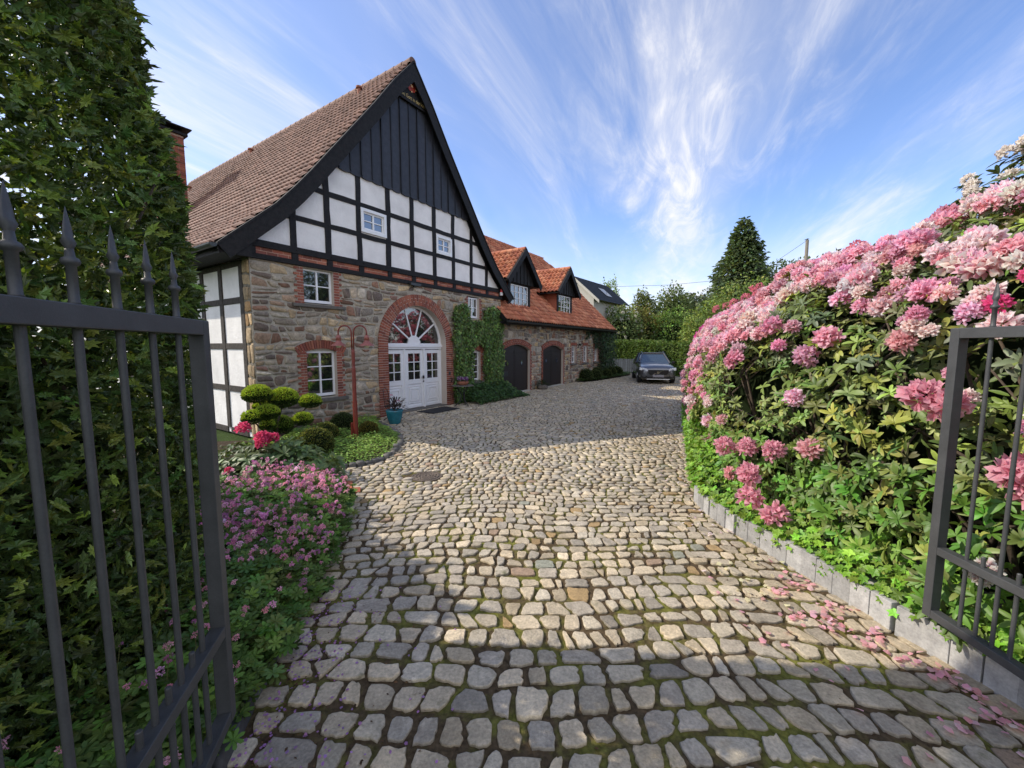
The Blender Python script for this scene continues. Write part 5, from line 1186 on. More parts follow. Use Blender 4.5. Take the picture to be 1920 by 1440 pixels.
C1=vary(n,(.76,.235,.31),.16,.06); pl_=rng.random(n)<.3; C1[pl_]=vary(pl_.sum(),(.80,.40,.41),.1,.05); dk=(noise3(P,1.1,60)>.85); C1[dk]=vary(dk.sum(),(.62,.06,.17),.15); mg=(P[:,1]>9.3)&(P[:,2]>2.3)&(rng.random(n)<.6); C1[mg]=vary(mg.sum(),(.58,.05,.25),.12)
C2=np.clip(C1*np.array([1.2,2.5,2.2]),0,.92); C2[dk|mg]=np.clip(C1[dk|mg]*np.array([1.25,2.4,1.8]),0,.9)
extra=np.array([(2.62,4.35,.98),(2.70,4.05,1.02),(2.55,4.2,.72),(2.50,4.05,.52),(2.62,3.85,.42),(2.5,4.6,.93),(2.82,2.72,1.75),(2.86,2.6,1.70),(2.95,2.25,1.35),(2.98,2.2,1.28)]); ne=len(extra)
P=np.r_[P,extra]; Nn=np.r_[Nn,np.tile([-.7,-.5,.5],(ne,1))]; C1=np.r_[C1,np.tile([.68,.2,.30],(ne,1))]; C2=np.r_[C2,np.tile([.85,.50,.58],(ne,1))]
TR=[truss(15,21,1.1,.22),truss(19,22,1.25,.26),truss(12,23,1.3,.24),truss(16,24,1.0,.2),truss(9,25,1.35,.3),truss(14,26,1.2,.28)]
scatter_axis('blossoms',TR,P-RO,Nn+np.array([-.2,-.15,.6]),np.r_[rng.uniform(.06,.135,len(P)-ne),np.full(ne,.14)],C1,M['petal'],rh,C2=C2)
# ivy over the palisades
ip=empty('trailing_ivy',(3,4,0),0,label='bright green ivy spilling over the concrete palisade wall under the rhododendron',cat='climber'); IO=np.array([3,4,0])
def edgeivy(n,zlo,zhi,out,l0=0,l1=None,size=(.06,.11),col=(.115,.23,.03),hang=0.):
    pp=np.array(RB[:18]); sg=np.r_[0,np.cumsum(np.linalg.norm(np.diff(pp,axis=0),axis=1))]; l=rng.uniform(l0,l1 or sg[-1],n); x=np.interp(l,sg,pp[:,0]);y=np.interp(l,sg,pp[:,1]); tx=np.interp(l+.2,sg,pp[:,0])-np.interp(l-.2,sg,pp[:,0]);ty=np.interp(l+.2,sg,pp[:,1])-np.interp(l-.2,sg,pp[:,1]);L=np.hypot(tx,ty);nx,ny=-ty/L,tx/L
    u=rng.random(n); z=zlo+(zhi-zlo)*u+hang*noise3(np.c_[x,y,y],3.3,9); o=out*(np.sin(np.clip(u,0,1)*PI)*.8+.2)+rng.normal(0,.03,n)-.02-.35*u*u
    P=np.stack([x+nx*o,y+ny*o,np.maximum(z,.02)],1); NL=norm(np.stack([nx+rng.normal(0,.35,n),ny+rng.normal(0,.35,n),.7+rng.normal(0,.35,n)],1)); D=np.stack([nx*.6+rng.normal(0,.5,n),ny*.6+rng.normal(0,.5,n),rng.normal(-.55,.35,n)],1)
    c=vary(n,col,.28,.1); return P,D,NL,rng.uniform(*size,n),c
P,D,NL,S,c=edgeivy(6500,.13,.62,.15,hang=.07,col=(.16,.30,.035)); o_=scatter('foliage',IVY,P-IO,D,NL,S,c,M['leaf'],ip,C2=c*1.15,smooth=False)
P,D,NL,S,c=edgeivy(3000,.02,.95,.12,l0=6.4,size=(.05,.09),col=(.16,.28,.035)); scatter('foliage',IVY,P-IO,D,NL,S,c,M['leaf'],ip,C2=c*1.15,smooth=False)
# greener young shoots low in the bank
n=420; l=rng.uniform(2.2,9,n); p=rng.uniform(.05,.9,n); P,Nn,b=bank(l,p,.02); rosettes('young_shoots',P-RO,norm(Nn+rng.normal(0,.3,(n,3))+np.array([0,0,.6])),rng.uniform(.09,.135,n),vary(n,(.10,.21,.03),.25),rh,C2=1.25)
# white rhododendron behind
wr=empty('white_rhododendron',(6.35,4.75,0),0,label='taller shrub with cream-white blossoms rising behind the pink rhododendron',cat='shrub')
n=520; d=norm(rng.normal(size=(n,3))); P=d*np.array([1.05,1.1,1.0])*(1+.2*noise3(d,2,4))[:,None]*rng.uniform(.8,1,n)[:,None]+np.array([0,0,3.45]); rosettes('foliage',P,d+np.array([0,0,.5]),rng.uniform(.13,.19,n),vary(n,(.075,.10,.035),.25),wr)
k=(d[:,2]>.3)&(rng.random(n)<.22); scatter_axis('blossoms',TR,P[k]+d[k]*.08,d[k]+np.array([0,0,.4]),.10,(.72,.66,.54),M['petal'],wr,C2=np.array((.88,.86,.80)))
tubes('branches',[[(0,0,0),(d[i,0]*.3,d[i,1]*.3,1.4),tuple(P[i]*.97)] for i in range(60)],wr,r0=.04,r1=.008)
# fallen petals
def petals(name,Q,size,c,label,lift=.03):
    n=len(Q); z=rng.uniform(lift,lift+.008,n); tv=np.array([(0,0,0),(-.45,.35,.12),(-.3,.95,.16),(.3,.95,.06),(.45,.35,.14)]); 
    c=np.broadcast_to(c,(n,3)) if np.ndim(c)<2 else c
    return scatter(name,(tv,[(0,4,3,2,1)],np.array([0,.6,1,1,.6])),np.c_[Q,z],rot_dirs(n,.1),np.tile([0,0,1.],(n,1))+rng.normal(0,.3,(n,3)),rng.uniform(.7,1.3,n)*size,c,M['petal'],None,C2=np.clip(c*1.25,0,.9),smooth=False,kind='stuff',label=label,cat='petals')
cen=np.array([(2.55,3.0),(2.42,2.85),(2.6,2.7),(2.45,2.55),(2.62,2.45),(2.72,2.35),(2.35,2.75),(2.3,3.2),(2.5,3.3),(2.75,2.2),(2.66,2.05),(2.45,2.0),(2.2,2.9),(2.8,2.05)]); Q=np.concatenate([q+rng.normal(0,.045,(rng.integers(6,16),2)) for q in cen]); Q=np.r_[Q,np.stack([rng.uniform(1.7,2.95,40),rng.uniform(1.8,3.7,40)],1)]
petals('fallen_petals',Q,.042,vary(len(Q),(.78,.42,.45),.15,.06),'pink petals fallen on the cobbles beside the palisade wall')
Q=np.stack([rng.uniform(1.9,2.75,34),rng.uniform(3.0,3.75,34)],1); petals('fallen_petals',Q,.04,vary(34,(.72,.68,.45),.1,.03),'pale yellow petals near the palisade wall')
q=[]; 
while len(q)<420:
    y=rng.uniform(4.2,13.5); xb=np.interp(y,[4.4,5.2,6.8,8.4,10.3,12.3,13.6],[2.55,2.55,3.15,3.8,4.5,5.4,6.4]); x=xb-rng.exponential(.35); q.append((x,y))
petals('fallen_petals',np.array(q),.036,vary(420,(.74,.62,.62),.12,.04),'whitish petals strewn along the far foot of the rhododendron')
Q=np.stack([-1.4+rng.exponential(.22,520),rng.uniform(.6,3.3,520)],1); Q[:,0]-=np.clip(Q[:,1]-2,0,2)*.18; petals('fallen_petals',Q,.017,vary(520,(.40,.22,.46),.2,.06),'tiny violet petals fallen beside the geranium bed',lift=.022)
n=1500; Q=np.stack([-1.35+rng.exponential(.28,n),rng.uniform(.5,5,n)],1); Q[:,0]-=np.clip(Q[:,1]-2,0,3)*.25; Q2=np.stack([rng.uniform(1.8,3,700),rng.uniform(1.4,5.5,700)],1); Q2[:,0]-=np.clip(Q2[:,1]-3.5,0,2)*.2; Q=np.r_[Q,Q2]; Q=Q[inpoly(Q,DRIVE)]; n=len(Q)
scatter('leaf_litter',DIAM,np.c_[Q,rng.uniform(.008,.022,n)],rot_dirs(n),np.tile([0,0,1.],(n,1))+rng.normal(0,.3,(n,3)),rng.uniform(.01,.028,n),vary(n,(.11,.06,.03),.4),M['leafm'],None,smooth=False,kind='stuff')
# ------------------------------------------------------------------ back of the courtyard
fn=empty('courtyard_fence',(0,0,0),0,label='grey vertical board fence at the end of the courtyard',cat='fence')
fp=along([(6.6,33.9),(7.6,33.1),(8.6,32.2),(9.6,31.1),(10.6,29.9),(11.3,28.8)],.20); mb=MB()
for (p,d),(p2,d2) in zip(fp,fp[1:]):
    n_=Vector((-d.y,d.x)); c=random.uniform(1.2,1.9); g=d*.008; P=[p+g,p2-g,p2-g+n_*.03,p+g+n_*.03]; mb.hprism([tuple(q[:2]) for q in P],.03,1.12+random.uniform(-.03,.03),(.16*c,.18*c,.21*c))
mb.build('boards',M['fence'],fn)
bh=empty('courtyard_hedge',(0,0,0),0,label='clipped hedge overhanging the grey fence behind the parked car',cat='hedge')
def hedge_pts(path,n,w,z0,z1):
    pp=np.array(path); sg=np.r_[0,np.cumsum(np.linalg.norm(np.diff(pp,axis=0),axis=1))]; l=rng.uniform(0,sg[-1],n); x=np.interp(l,sg,pp[:,0]);y=np.interp(l,sg,pp[:,1]); tx=np.interp(l+.4,sg,pp[:,0])-np.interp(l-.4,sg,pp[:,0]);ty=np.interp(l+.4,sg,pp[:,1])-np.interp(l-.4,sg,pp[:,1]);L=np.hypot(tx,ty);nx,ny=-ty/L,tx/L
    top=rng.random(n)<.3; z=np.where(top,z1,rng.uniform(z0,z1,n)); o=np.where(top,rng.uniform(-w,w,n),-w); P=np.stack([x+nx*o,y+ny*o,z],1); Nn=np.where(top[:,None],np.array([[0,0,1.]]),np.stack([-nx,-ny,0*nx],1))
    P+=Nn*(noise3(P,1.5,5)*.12-rng.exponential(.05,n))[:,None]; return P,Nn
P,Nn=hedge_pts([(4.5,36.8),(7.0,34.9),(8.4,33.6),(9.9,32.0),(11.1,30.5)],7000,.75,1.1,2.45)
P2,N2=hedge_pts([(11.0,30.4),(12.0,28.6),(12.5,26),(12.7,22),(13,17)],9000,.8,.0,2.3); P=np.r_[P,P2];Nn=np.r_[Nn,N2]; n=len(P)
c=vary(n,(.085,.135,.03),.28); scatter('foliage',DIAM,P,norm(Nn+rng.normal(0,.8,(n,3))),norm(Nn+rng.normal(0,.6,(n,3))+np.array([0,0,.4])),rng.uniform(.12,.22,n),c,M['leafm'],bh,C2=c*1.25,smooth=False)
mb=MB()
for (a,b) in zip([(4.9,37.0),(7.4,35.0),(8.8,33.7),(10.3,32.1),(11.6,30.5),(12.5,28.6),(13,26),(13.2,22),(13.5,17)][:-1],[(7.4,35.0),(8.8,33.7),(10.3,32.1),(11.6,30.5),(12.5,28.6),(13,26),(13.2,22),(13.5,17)]):
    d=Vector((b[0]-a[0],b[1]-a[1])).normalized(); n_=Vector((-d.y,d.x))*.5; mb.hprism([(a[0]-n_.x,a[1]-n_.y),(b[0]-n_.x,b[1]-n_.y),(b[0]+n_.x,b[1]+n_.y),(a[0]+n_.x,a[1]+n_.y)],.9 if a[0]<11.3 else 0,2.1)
mb.build('shade_core',M['dark'],bh)  # dark prisms stand in for shade inside the hedge
def px(x,Y): return (x-960)/750*Y
# trees and shrubs beyond the hedge:  x, Y, crown rx, crown top, kind
T=[
 (9.9,36.5,1.7,1.6,5.9,(.085,.12,.04),(.16,.19,.07),.24,'shrub','flowering_shrub','pale green shrub with white blossom clusters beside the wing roof',(90,(.72,.72,.60),.20)),
 (12.0,38,1.7,1.5,6.0,(.10,.105,.03),(.18,.15,.04),.22,'shrub','garden_shrub','olive-yellow conifer shrub behind the grey fence',None),
 (14.6,37,2.2,1.8,5.6,(.075,.125,.03),(.13,.21,.04),.24,'shrub','garden_shrub','fresh green rounded shrub behind the parked car',None),
 (13.9,43,1.2,1.2,8.4,(.08,.10,.03),(.14,.16,.05),.26,'tree','garden_tree','narrow pointed cypress-like tree standing left of the middle gap',None),
 (16.8,42,1.7,1.5,8.7,(.07,.10,.03),(.13,.16,.05),.27,'tree','garden_tree','bushy pointed tree at the right of the gap in the tree line',None),
 (11.3,45,1.3,1.2,8.0,(.07,.095,.03),(.11,.14,.04),.27,'tree','garden_tree','small dark tree beside the grey-roofed house',None),
 (17.6,34,2.6,2.4,6.3,(.065,.10,.028),(.12,.17,.04),.26,'tree','garden_tree','broad green tree just left of the tall spruce',None),
 (14.6,28.5,2.2,2.0,5.2,(.10,.14,.03),(.17,.21,.04),.22,'shrub','garden_shrub','light green shrub above the hedge right of the car',None),
 (15.5,25,2.3,2.0,5.2,(.12,.125,.03),(.26,.15,.05),.20,'shrub','garden_shrub','shrub with reddish-orange new growth beside the pink flowers',None),
 (17.5,29.5,3.0,2.6,7.1,(.085,.125,.03),(.16,.19,.045),.24,'tree','garden_tree','large fresh green tree in front of the spruce',None),
 (21.2,30,3.0,2.4,6.9,(.08,.115,.03),(.20,.15,.06),.24,'tree','garden_tree','green tree with reddish shoots right of the spruce foot',None),
 (25,36,4,3,7.6,(.06,.09,.03),(.1,.13,.04),.3,'tree','garden_tree','dark green tree half hidden behind the pink rhododendron',None),
 (13.0,57,2.2,2.2,11.6,(.10,.15,.05),(.15,.2,.06),.34,'tree','garden_tree','thin light green tree peeping over the grey house roof',None),
 (51,76,5.5,5,18.6,(.045,.065,.03),(.07,.09,.04),.7,'tree','distant_tree','dark distant tree left of the wooden utility pole',None),
 (57.5,75,5,5,18.8,(.05,.07,.035),(.08,.1,.045),.7,'tree','distant_tree','distant tree right of the utility pole',None),
 (44,80,6,5,15.5,(.06,.08,.045),(.09,.11,.05),.7,'tree','distant_tree','lower distant tree behind the spruce',None),
 (31,70,6,5,11.5,(.07,.09,.055),(.1,.12,.06),.7,'tree','distant_tree','hazy distant trees low beside the spruce trunk',None),
]
for i,(x,y,rx,ry,top,col,brt,sz,cat,nm,lb,fl_) in enumerate(T):
    top*=.95; rz_=top*.52 if y<60 else top*.3; cz=top-rz_
    crown_tree(nm,(x,y,0),top,rx*1.15,ry*1.1,rz_,cz,int(6500 if y<60 else 3000),tuple(v*1.55 for v in col),sz*.85,lb,cat=cat,seed=i*3+1,bright=tuple(v*1.4 for v in brt),flowers=fl_,lump=.26,group='trees and shrubs beyond the courtyard' if nm=='garden_tree' else None)
for (x,y,top,lb) in ((8.2,9.2,4.2,'rhododendron bush standing behind the long pink bank, its nearer half'),(9.5,15.4,4.1,'rhododendron bush standing behind the long pink bank, its farther half')): crown_tree('garden_shrub',(x,y,0),top,1.7,1.7,2.0,2.1,3500,(.07,.10,.03),.15,lb,cat='shrub',seed=int(x),flowers=(420,(.74,.24,.30),.22))
crown_tree('garden_tree',(18,10,0),8,2.6,2.4,3.6,4.2,6000,(.07,.10,.03),.26,'tall leafy tree beyond the rhododendron bank',seed=91)
# spruce
def conifer(loc,h,r_,label,col,n=12000,zb=1.0,size=.42):
    t=empty('spruce_tree',loc,0,label=label,cat='tree'); f=rng.random(n)**.62; f=np.clip(f,0,.99)   # f=0 base .. 1 tip
    f=1-f**1.0; f=rng.beta(1.1,1.9,n); wh=np.floor(f*30)/30+rng.normal(0,.006,n); f=np.clip(wh,0,.985); z=zb+(h-zb)*f
    a=rng.integers(0,17,n)/17*2*PI+np.floor(f*30)*1.7+rng.normal(0,.10,n); R_=r_*(1-f)**.85*(1+.22*np.sin(a*3+f*20)+.14*np.sin(a*7+f*41))+.12; u=rng.random(n)**.45; rad=R_*u
    P=np.stack([np.cos(a)*rad,np.sin(a)*rad,z-.30*rad+.10*rad**1.5/max(r_,1)+rng.normal(0,.06,n)],1); out=np.stack([np.cos(a),np.sin(a),np.full(n,-.25)],1)
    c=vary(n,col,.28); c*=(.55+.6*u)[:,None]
    scatter('crown',DIAM,P,norm(out+rng.normal(0,.45,(n,3))),norm(np.array([0,0,1.])+rng.normal(0,.5,(n,3))),rng.uniform(.6,1.3,n)*size,c,M['leafm'],t,C2=c*1.2,smooth=False)
    mb=MB(); mb.tube([(0,0,-.1),(0,0,h*.5),(0,0,h*.97)],[.32,.2,.03],8); mb.build('trunk',M['wood'],t)
    return t
conifer((27.0,48,0),17.2,5.2,'tall dark conical spruce rising above the tree line',(.085,.12,.055),n=22000,zb=3,size=.5)
# grey-roofed neighbour
nh=empty('neighbour_house',(0,0,0),0,label='pale house with dark grey roof and skylight behind the garage wing',cat='house')
A=Vector((5.4,35.9,8.25));B=Vector((9.9,42.1,8.25)); e=Vector((1.75,-1.26,-1.93)); w2=Vector((-1.75,1.26,-1.93)); up=Vector((0,0,1))
mb=MB(); cs=(.075,.082,.10); mb.add([A,B,B+e*1.15,A+e*1.15],[(3,2,1,0)],cs); mb.add([A,B,B+w2*1.15,A+w2*1.15],[(0,1,2,3)],cs)
for k in range(1,14): 
    a=A+e*1.15*k/14+up*.03; b=B+e*1.15*k/14+up*.03; mb.add([a,b,b+Vector((0,0,-.03))+e*.01,a+Vector((0,0,-.03))+e*.01],[(0,1,2,3)],(.05,.055,.07))
mb.build('roof',M['slate'],nh)
mb=MB(); A2=A+(B-A)*.02; ins=.88
mb.add([A2+e*ins,A2+w2*ins,Vector(((A2+w2*ins).x,(A2+w2*ins).y,0)),Vector(((A2+e*ins).x,(A2+e*ins).y,0)),A2-up*.1],[(3,2,1,4,0)]); B2=B-(B-A)*.02
mb.add([A2+e*ins,B2+e*ins,Vector(((B2+e*ins).x,(B2+e*ins).y,0)),Vector(((A2+e*ins).x,(A2+e*ins).y,0))],[(0,1,2,3)]); mb.add([B2+e*ins,B2+w2*ins,Vector(((B2+w2*ins).x,(B2+w2*ins).y,0)),Vector(((B2+e*ins).x,(B2+e*ins).y,0)),B2-up*.1],[(0,1,2,3),(0,4,1)])
mb.add([A2+w2*ins,B2+w2*ins,Vector(((B2+w2*ins).x,(B2+w2*ins).y,0)),Vector(((A2+w2*ins).x,(A2+w2*ins).y,0))],[(0,1,2,3)]); mb.build('wall',M['cream'],nh)
mb=MB(); q=A-up*.16
for dd in (e,w2): 
    a=A;b=A+dd*1.15; mb.add([a-up*.02,b-up*.02,b-up*.28,a-up*.28,a-up*.02+Vector((-.05,-.08,0)),b-up*.02+Vector((-.05,-.08,0)),b-up*.28+Vector((-.05,-.08,0)),a-up*.28+Vector((-.05,-.08,0))],[(0,1,2,3),(7,6,5,4),(0,4,5,1),(3,2,6,7),(1,5,6,2)])
mb.build('gable_trim',M['cream'],nh)
s0=A+(B-A)*.42+e*.42+up*.08; dd=(B-A).normalized(); mb=MB(); mb.add([s0,s0+dd*1.3,s0+dd*1.3+e.normalized()*1.2,s0+e.normalized()*1.2],[(3,2,1,0)]); mb.build('skylight',M['skyglass'],nh)
# utility pole with wire
up_=empty('utility_pole',(22.95,32,0),0,label='weathered wooden utility pole standing behind the rhododendron',cat='pole')
mb=MB(); mb.tube([(0,0,-.2),(0,0,10.3)],[.16,.11],12); mb.build('shaft',M['pole'],up_)
mb=MB(); mb.tube([(0,0,10.2),(0,0,10.42)],.045,8); mb.tube([(-.2,0,10.32),(.12,0,10.40)],.03,6); mb.build('insulator',M['zinc'],up_)
wp=[(px(1120,41),41,2.1+108/750*41),(px(1180,39.5),39.5,2.1+110/750*39.5),(px(1250,37.5),37.5,2.1+112/750*37.5),(px(1335,35.2),35.2,2.1+120/750*35.2),(px(1430,33.4),33.4,2.1+145/750*33.4),(22.95,32,10.3)]
mb=MB(); mb.tube(wp,.014,5); mb.build('overhead_wire',M['zinc'],None,label='thin overhead wire running to the wooden pole',cat='wire')
# ------------------------------------------------------------------ car
car=empty('parked_car',(8.52,24.35,0),math.atan2(-.20,.98),label='grey metallic estate-type car parked nose forward by the hedge',cat='car')
K=1.04
def cs(y,w,zb,zt,cr): return [(w*.86,zb),(w*.97,zb+.10),(w,zb+(zt-zb)*.35),(w*.995,zb+(zt-zb)*.62),(w*.955,zt-.10),(w*.87,zt-.02),(w*.5,zt+cr*.7),(0,zt+cr)]
ST=[(-2.40,.62,.36,.74,.0),(-2.34,.80,.30,.84,.02),(-2.22,.90,.26,.93,.03),(-2.0,.955,.24,.99,.04),(-1.6,.97,.24,1.04,.05),(-1.0,.975,.24,1.09,.06),(-.2,.975,.24,1.13,.02),(.9,.975,.24,1.15,.02),(1.8,.965,.26,1.17,.02),(2.3,.92,.32,1.12,.02),(2.42,.82,.42,1.0,.0)]
mb=MB(); m=15
for y,w,zb,zt,cr in ST:
    h_=cs(y,w,zb,zt,cr); ring=[(-a,b) for a,b in h_]+[(a,b) for a,b in h_[::-1][1:]]
    for a,b in ring: mb.v.append((a*K,y*K,b*K)); mb.c.append((1,1,1))
for i in range(len(ST)-1):
    for j in range(m-1): mb.f.append([i*m+j,(i+1)*m+j,(i+1)*m+j+1,i*m+j+1])
    mb.f.append([i*m,i*m+m-1,(i+1)*m+m-1,(i+1)*m])
mb.f.append(list(range(m))); mb.f.append([(len(ST)-1)*m+j for j in range(m)][::-1])
body=mb.build('body',M['carpaint'],car,smooth=True); ms=body.modifiers.new('s','SUBSURF'); ms.levels=2; ms.render_levels=2
# greenhouse
def ringg(z,w,y0,y1,b=.10): return [(-w+b,y0-.0),(w-b,y0-.0),(w,y0+.12),(w,y1),(-w,y1),(-w,y0+.12)]
g=MB(); lo=ringg(1.06,.86,-1.08,2.15); hi=ringg(1.60,.66,-.28,1.75)
g.add([(a*K,b*K,1.08*K) for a,b in lo]+[(a*K,b*K,1.575*K) for a,b in hi],[(i,(i+1)%6,6+(i+1)%6,6+i) for i in range(6)]+[(6,7,8,9,10,11)]); g.build('windows',M['carglass'],car,bevel=.05)
r_=MB(); ro=[(a*K*1.02,b*K) for a,b in ringg(0,.66,-.30,1.80)]; r_.hprism(ro,1.575*K,1.63*K); ri=[(a*.86,b*.95+.03) for a,b in ro]; r_.hprism(ri,1.631*K,1.655*K); r_.build('roof_panel',M['carpaint'],car,bevel=.02)
p_=MB()
for s in (-1,1):
    p_.tube([(s*.80*K,-1.06*K,1.09*K),(s*.585*K,-.30*K,1.60*K)],.038,6); p_.tube([(s*.875*K,-.15*K,1.1*K),(s*.675*K,0.25*K,1.60*K)],.03,6); p_.tube([(s*.87*K,1.1*K,1.12*K),(s*.675*K,1.1*K,1.59*K)],.03,6)
p_.build('pillars',M['carpaint'],car)
for s in (-1,1): p_=MB(); p_.tube([(s*.60*K,-.05*K,1.66*K),(s*.60*K,0.05*K,1.70*K),(s*.60*K,1.5*K,1.70*K),(s*.60*K,1.6*K,1.66*K)],.016,6); p_.build('roof_rail',M['chrome'],car)
gr=MB(); Yf=-2.43*K; gr.prism([(-.50,.60),(-.42,.53),(.42,.53),(.50,.60),(.53,.80),(-.53,.80)],Yf-.03,Yf+.12); gro=gr.build('grille',M['carblack'],car,bevel=.01)
em=MB(); em.lathe([(.055,0),(.085,0),(.085,.012),(.055,.012)],0,0,20); em.v=[(x,Yf-.035-z,.67+y) for x,y,z in em.v]; em.bar((-.27,.555),(.27,.785),.03,Yf-.045,Yf-.032); em.build('emblem',M['chrome'],gro)
for s in (-1,1):
    h_=MB(); Y2=-2.26*K
    pts=[(s*.54,.72),(s*.58,.86),(s*.96,.93),(s*.97,.78)]; h_.prism(pts if s>0 else pts[::-1],Y2-.15,Y2+.1); h_.v=[(x,y+max(0,abs(x)-.56)*.45,z) for x,y,z in h_.v]; ho=h_.build('headlight',M['headlamp'],car,bevel=.008)
    l_=MB(); l_.box(*(sorted((s*.70,s*.93))),Y2-.0,Y2+.03,.835,.865); l_.v=[(x,y-.135+max(0,abs(x)-.56)*.45,z) for x,y,z in l_.v]; l_.build('light_strip',M['chrome'],ho)
    f_=MB(); pts=[(s*.55,.36),(s*.60,.48),(s*.88,.50),(s*.90,.38)]; f_.prism(pts if s>0 else pts[::-1],Y2-.17,Y2+.1); f_.v=[(x,y+max(0,abs(x)-.5)*.35,z) for x,y,z in f_.v]; f_.build('air_intake',M['carblack'],car)
    mi=MB(); mi.tube([(s*.93,-.88,1.10),(s*1.02,-.88,1.14)],.03,6); mi.box(*(sorted((s*.98,s*1.14))),-.93,-.80,1.08,1.22); mi.build('mirror',M['carblack'],car,bevel=.02)
b_=MB(); b_.prism([(-.50,.30),(.50,.30),(.58,.40),(-.58,.40)],Yf-.015,Yf+.1); b_.build('lower_grille',M['carblack'],car)
b_=MB(); b_.tube([(-.86,-2.16*K,.31),(-.6,Yf-.02,.29),(.6,Yf-.02,.29),(.86,-2.16*K,.31)],.014,6); b_.build('bumper_trim',M['chrome'],car)
b_=MB(); b_.box(-.29,.29,Yf-.055,Yf-.035,.40,.535); b_.build('number_plate',M['plate'],car,bevel=.004)
for sx in (-1,1):
    for yy in (-1.52,1.45):
        w=MB(); w.lathe([(.20,-.11),(.33,-.11),(.37,-.08),(.37,.08),(.33,.11),(.20,.11)],0,0,28); w.v=[(sx*.86*K+z,yy*K+y,.37+x) for x,y,z in w.v]; wo=w.build('wheel',M['tyre'],car,smooth=False)
        w=MB(); w.lathe([(.02,.02),(.23,-.0),(.235,.10),(.20,.105)],0,0,20); w.v=[(sx*.86*K+sx*z,yy*K+y,.37+x) for x,y,z in w.v]
        for k in range(5): a=2*PI*k/5; w.tube([(sx*.86*K+sx*.09,yy*K,.37),(sx*.86*K+sx*.10,yy*K+.21*math.cos(a),.37+.21*math.sin(a))],.025,5)
        w.build('rim',M['chrome'],wo)
# ------------------------------------------------------------------ light, sky, camera
disp=Vector((.62*.5484+1.15*.8362,.62*.8362-1.15*.5484)); elev=math.atan2(1,disp.length); todir=Vector((-disp.x,-disp.y,1)).normalized()
sun=bpy.data.lights.new('sun','SUN'); sun.energy=5.0; sun.angle=R(.53); sun.color=(1,.90,.75); so=bpy.data.objects.new('sun',sun); COL.objects.link(so); so.rotation_euler=(-todir).to_track_quat('-Z','Y').to_euler()
w=bpy.data.worlds.new('World'); sc.world=w; w.use_nodes=True; nt=w.node_tree; N=nt.nodes; L=nt.links; bg=N['Background']; bg.inputs[1].default_value=.15
sky=N.new('ShaderNodeTexSky'); sky.sky_type='NISHITA'; sky.sun_disc=False; sky.sun_elevation=elev; sky.sun_rotation=math.atan2(todir.x,todir.y); sky.air_density=1.0; sky.dust_density=.35; sky.ozone_density=2.2; sky.altitude=200
tc=N.new('ShaderNodeTexCoord'); sx=N.new('ShaderNodeSeparateXYZ'); L.new(tc.outputs['Generated'],sx.inputs[0])
def mth(op,a,b=None,c=None,clamp=False):
    m=N.new('ShaderNodeMath'); m.operation=op; m.use_clamp=clamp
    for i,v in enumerate((a,b,c)):
        if v is None: continue
        if isinstance(v,(int,float)): m.inputs[i].default_value=v
        else: L.new(v,m.inputs[i])
    return m.outputs[0]
zc=mth('MAXIMUM',sx.outputs[2],.03); zc=mth('ADD',zc,.06); u=mth('DIVIDE',sx.outputs[0],zc); v=mth('DIVIDE',sx.outputs[1],zc)
# clouds streak along the direction (.36,.93)
al=mth('ADD',mth('MULTIPLY',u,.36),mth('MULTIPLY',v,.933)); ac=mth('SUBTRACT',mth('MULTIPLY',u,.933),mth('MULTIPLY',v,.36))
def nz(a_s,c_s,det,off,dist=0.,rough=.62):
    cb=N.new('ShaderNodeCombineXYZ'); L.new(mth('MULTIPLY',al,a_s),cb.inputs[0]); L.new(mth('MULTIPLY',ac,c_s),cb.inputs[1]); cb.inputs[2].default_value=off
    n_=N.new('ShaderNodeTexNoise'); n_.inputs['Scale'].default_value=1; n_.inputs['Detail'].default_value=det; n_.inputs['Roughness'].default_value=rough; n_.inputs['Distortion'].default_value=dist; L.new(cb.outputs[0],n_.inputs['Vector']); return n_.outputs['Fac']
def ramp(x,a,b,lo=0,hi=1):
    m=N.new('ShaderNodeMapRange'); m.interpolation_type='SMOOTHSTEP'; L.new(x,m.inputs[0]); m.inputs[1].default_value=a;m.inputs[2].default_value=b;m.inputs[3].default_value=lo;m.inputs[4].default_value=hi; return m.outputs[0]
streak=nz(.42,2.2,9,3.1,.7,.62); broad=nz(.35,.55,4,8.3,.5); fine=nz(1.6,6.5,8,1.7,.9,.65)
wisps=mth('MULTIPLY',ramp(streak,.40,.74),ramp(broad,.34,.60))
fil=mth('MULTIPLY',ramp(fine,.42,.78),ramp(streak,.40,.62))
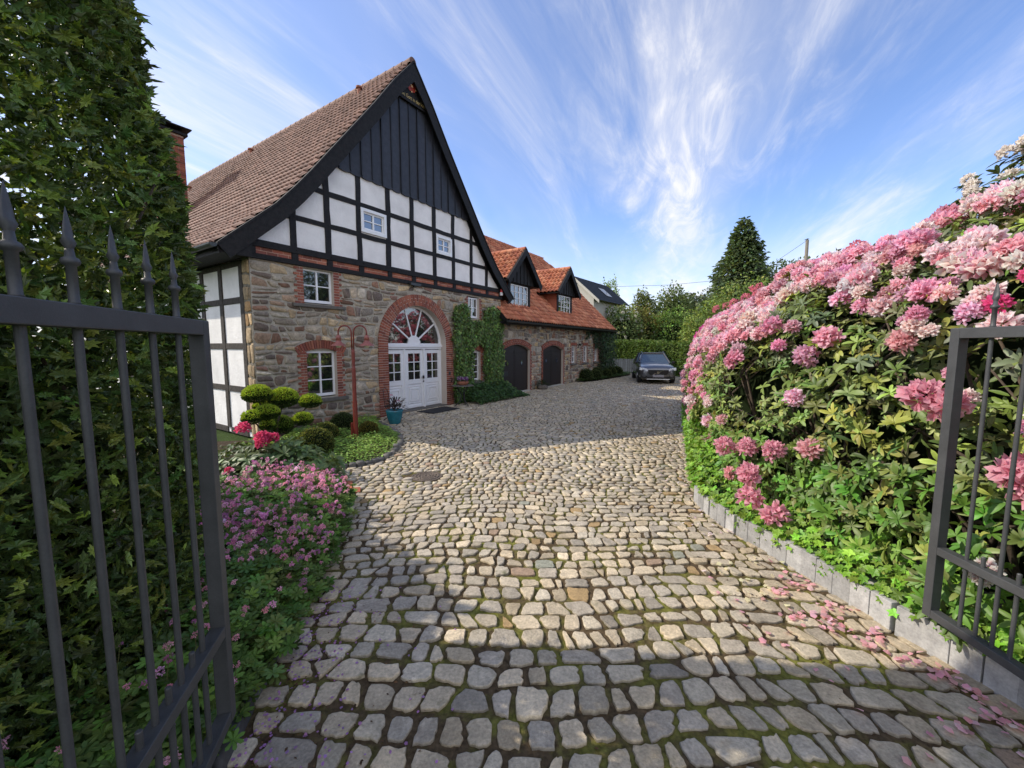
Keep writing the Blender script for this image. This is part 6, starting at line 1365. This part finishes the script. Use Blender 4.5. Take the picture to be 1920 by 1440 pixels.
# the big plume overhead right of centre
pc_=mth('ABSOLUTE',mth('SUBTRACT',mth('ADD',ac,mth('MULTIPLY',mth('SUBTRACT',streak,.5),.55)),CLX:=.04))
plume=mth('MULTIPLY',ramp(pc_,.05,.34,1,0),ramp(al,.9,1.5)); plume=mth('MULTIPLY',plume,ramp(al,5.0,3.2)); plume=mth('MULTIPLY',plume,mth('ADD',.45,mth('MULTIPLY',ramp(fine,.35,.7),.75)))
haze=ramp(sx.outputs[2],.02,.30,.42,0)
leftveil=mth('MULTIPLY',ramp(ac,-.25,-1.6),.30)
tot=mth('ADD',mth('MULTIPLY',wisps,.52),mth('MULTIPLY',fil,.34)); tot=mth('ADD',tot,ramp(sx.outputs[1],-.05,-.7,0,.75)); tot=mth('ADD',tot,mth('MULTIPLY',plume,.62)); tot=mth('ADD',tot,mth('MULTIPLY',leftveil,ramp(broad,.3,.6))); lowc=mth('MULTIPLY',ramp(sx.outputs[2],.26,.10),mth('MULTIPLY',ramp(nz(.5,.9,6,5.5,.4),.42,.62),.4)); tot=mth('ADD',tot,lowc); tot=mth('ADD',tot,haze,clamp=True)  # includes a white veil added behind the camera to neutralise facade light
sm=N.new('ShaderNodeMix'); sm.data_type='RGBA'; sm.blend_type='MULTIPLY'; sm.inputs[0].default_value=1; L.new(sky.outputs[0],sm.inputs[6]); sm.inputs[7].default_value=(1.38,1.42,1.68,1)
cm=N.new('ShaderNodeMix'); cm.data_type='RGBA'; L.new(mth('MULTIPLY',tot,.88,clamp=True),cm.inputs[0]); L.new(sm.outputs[2],cm.inputs[6]); cm.inputs[7].default_value=(7.2,7.1,7.2,1); hb=N.new('ShaderNodeMix'); hb.data_type='RGBA'; hb.blend_type='MULTIPLY'; hb.inputs[0].default_value=1; L.new(cm.outputs[2],hb.inputs[6]); L.new(ramp(sx.outputs[1],.05,-.7,1,1.35),hb.inputs[7]); L.new(hb.outputs[2],bg.inputs[0])  # sky behind the camera brightened to lift the shaded facade
cam=bpy.data.cameras.new('camera'); co=bpy.data.objects.new('camera',cam); COL.objects.link(co); sc.camera=co
cam.sensor_width=36; cam.sensor_fit='HORIZONTAL'; cam.lens=36*750/1920; cam.clip_start=.02; cam.clip_end=2000
co.location=(0,0,2.1); co.rotation_euler=(PI/2-math.atan(71/750),0,0)
sc.view_settings.view_transform='Standard'; sc.view_settings.look='None'; sc.view_settings.exposure=0; sc.view_settings.gamma=1
sc.render.engine='CYCLES'; sc.cycles.max_bounces=7; sc.cycles.transparent_max_bounces=8; sc.cycles.use_denoising=True; sc.cycles.sample_clamp_indirect=6
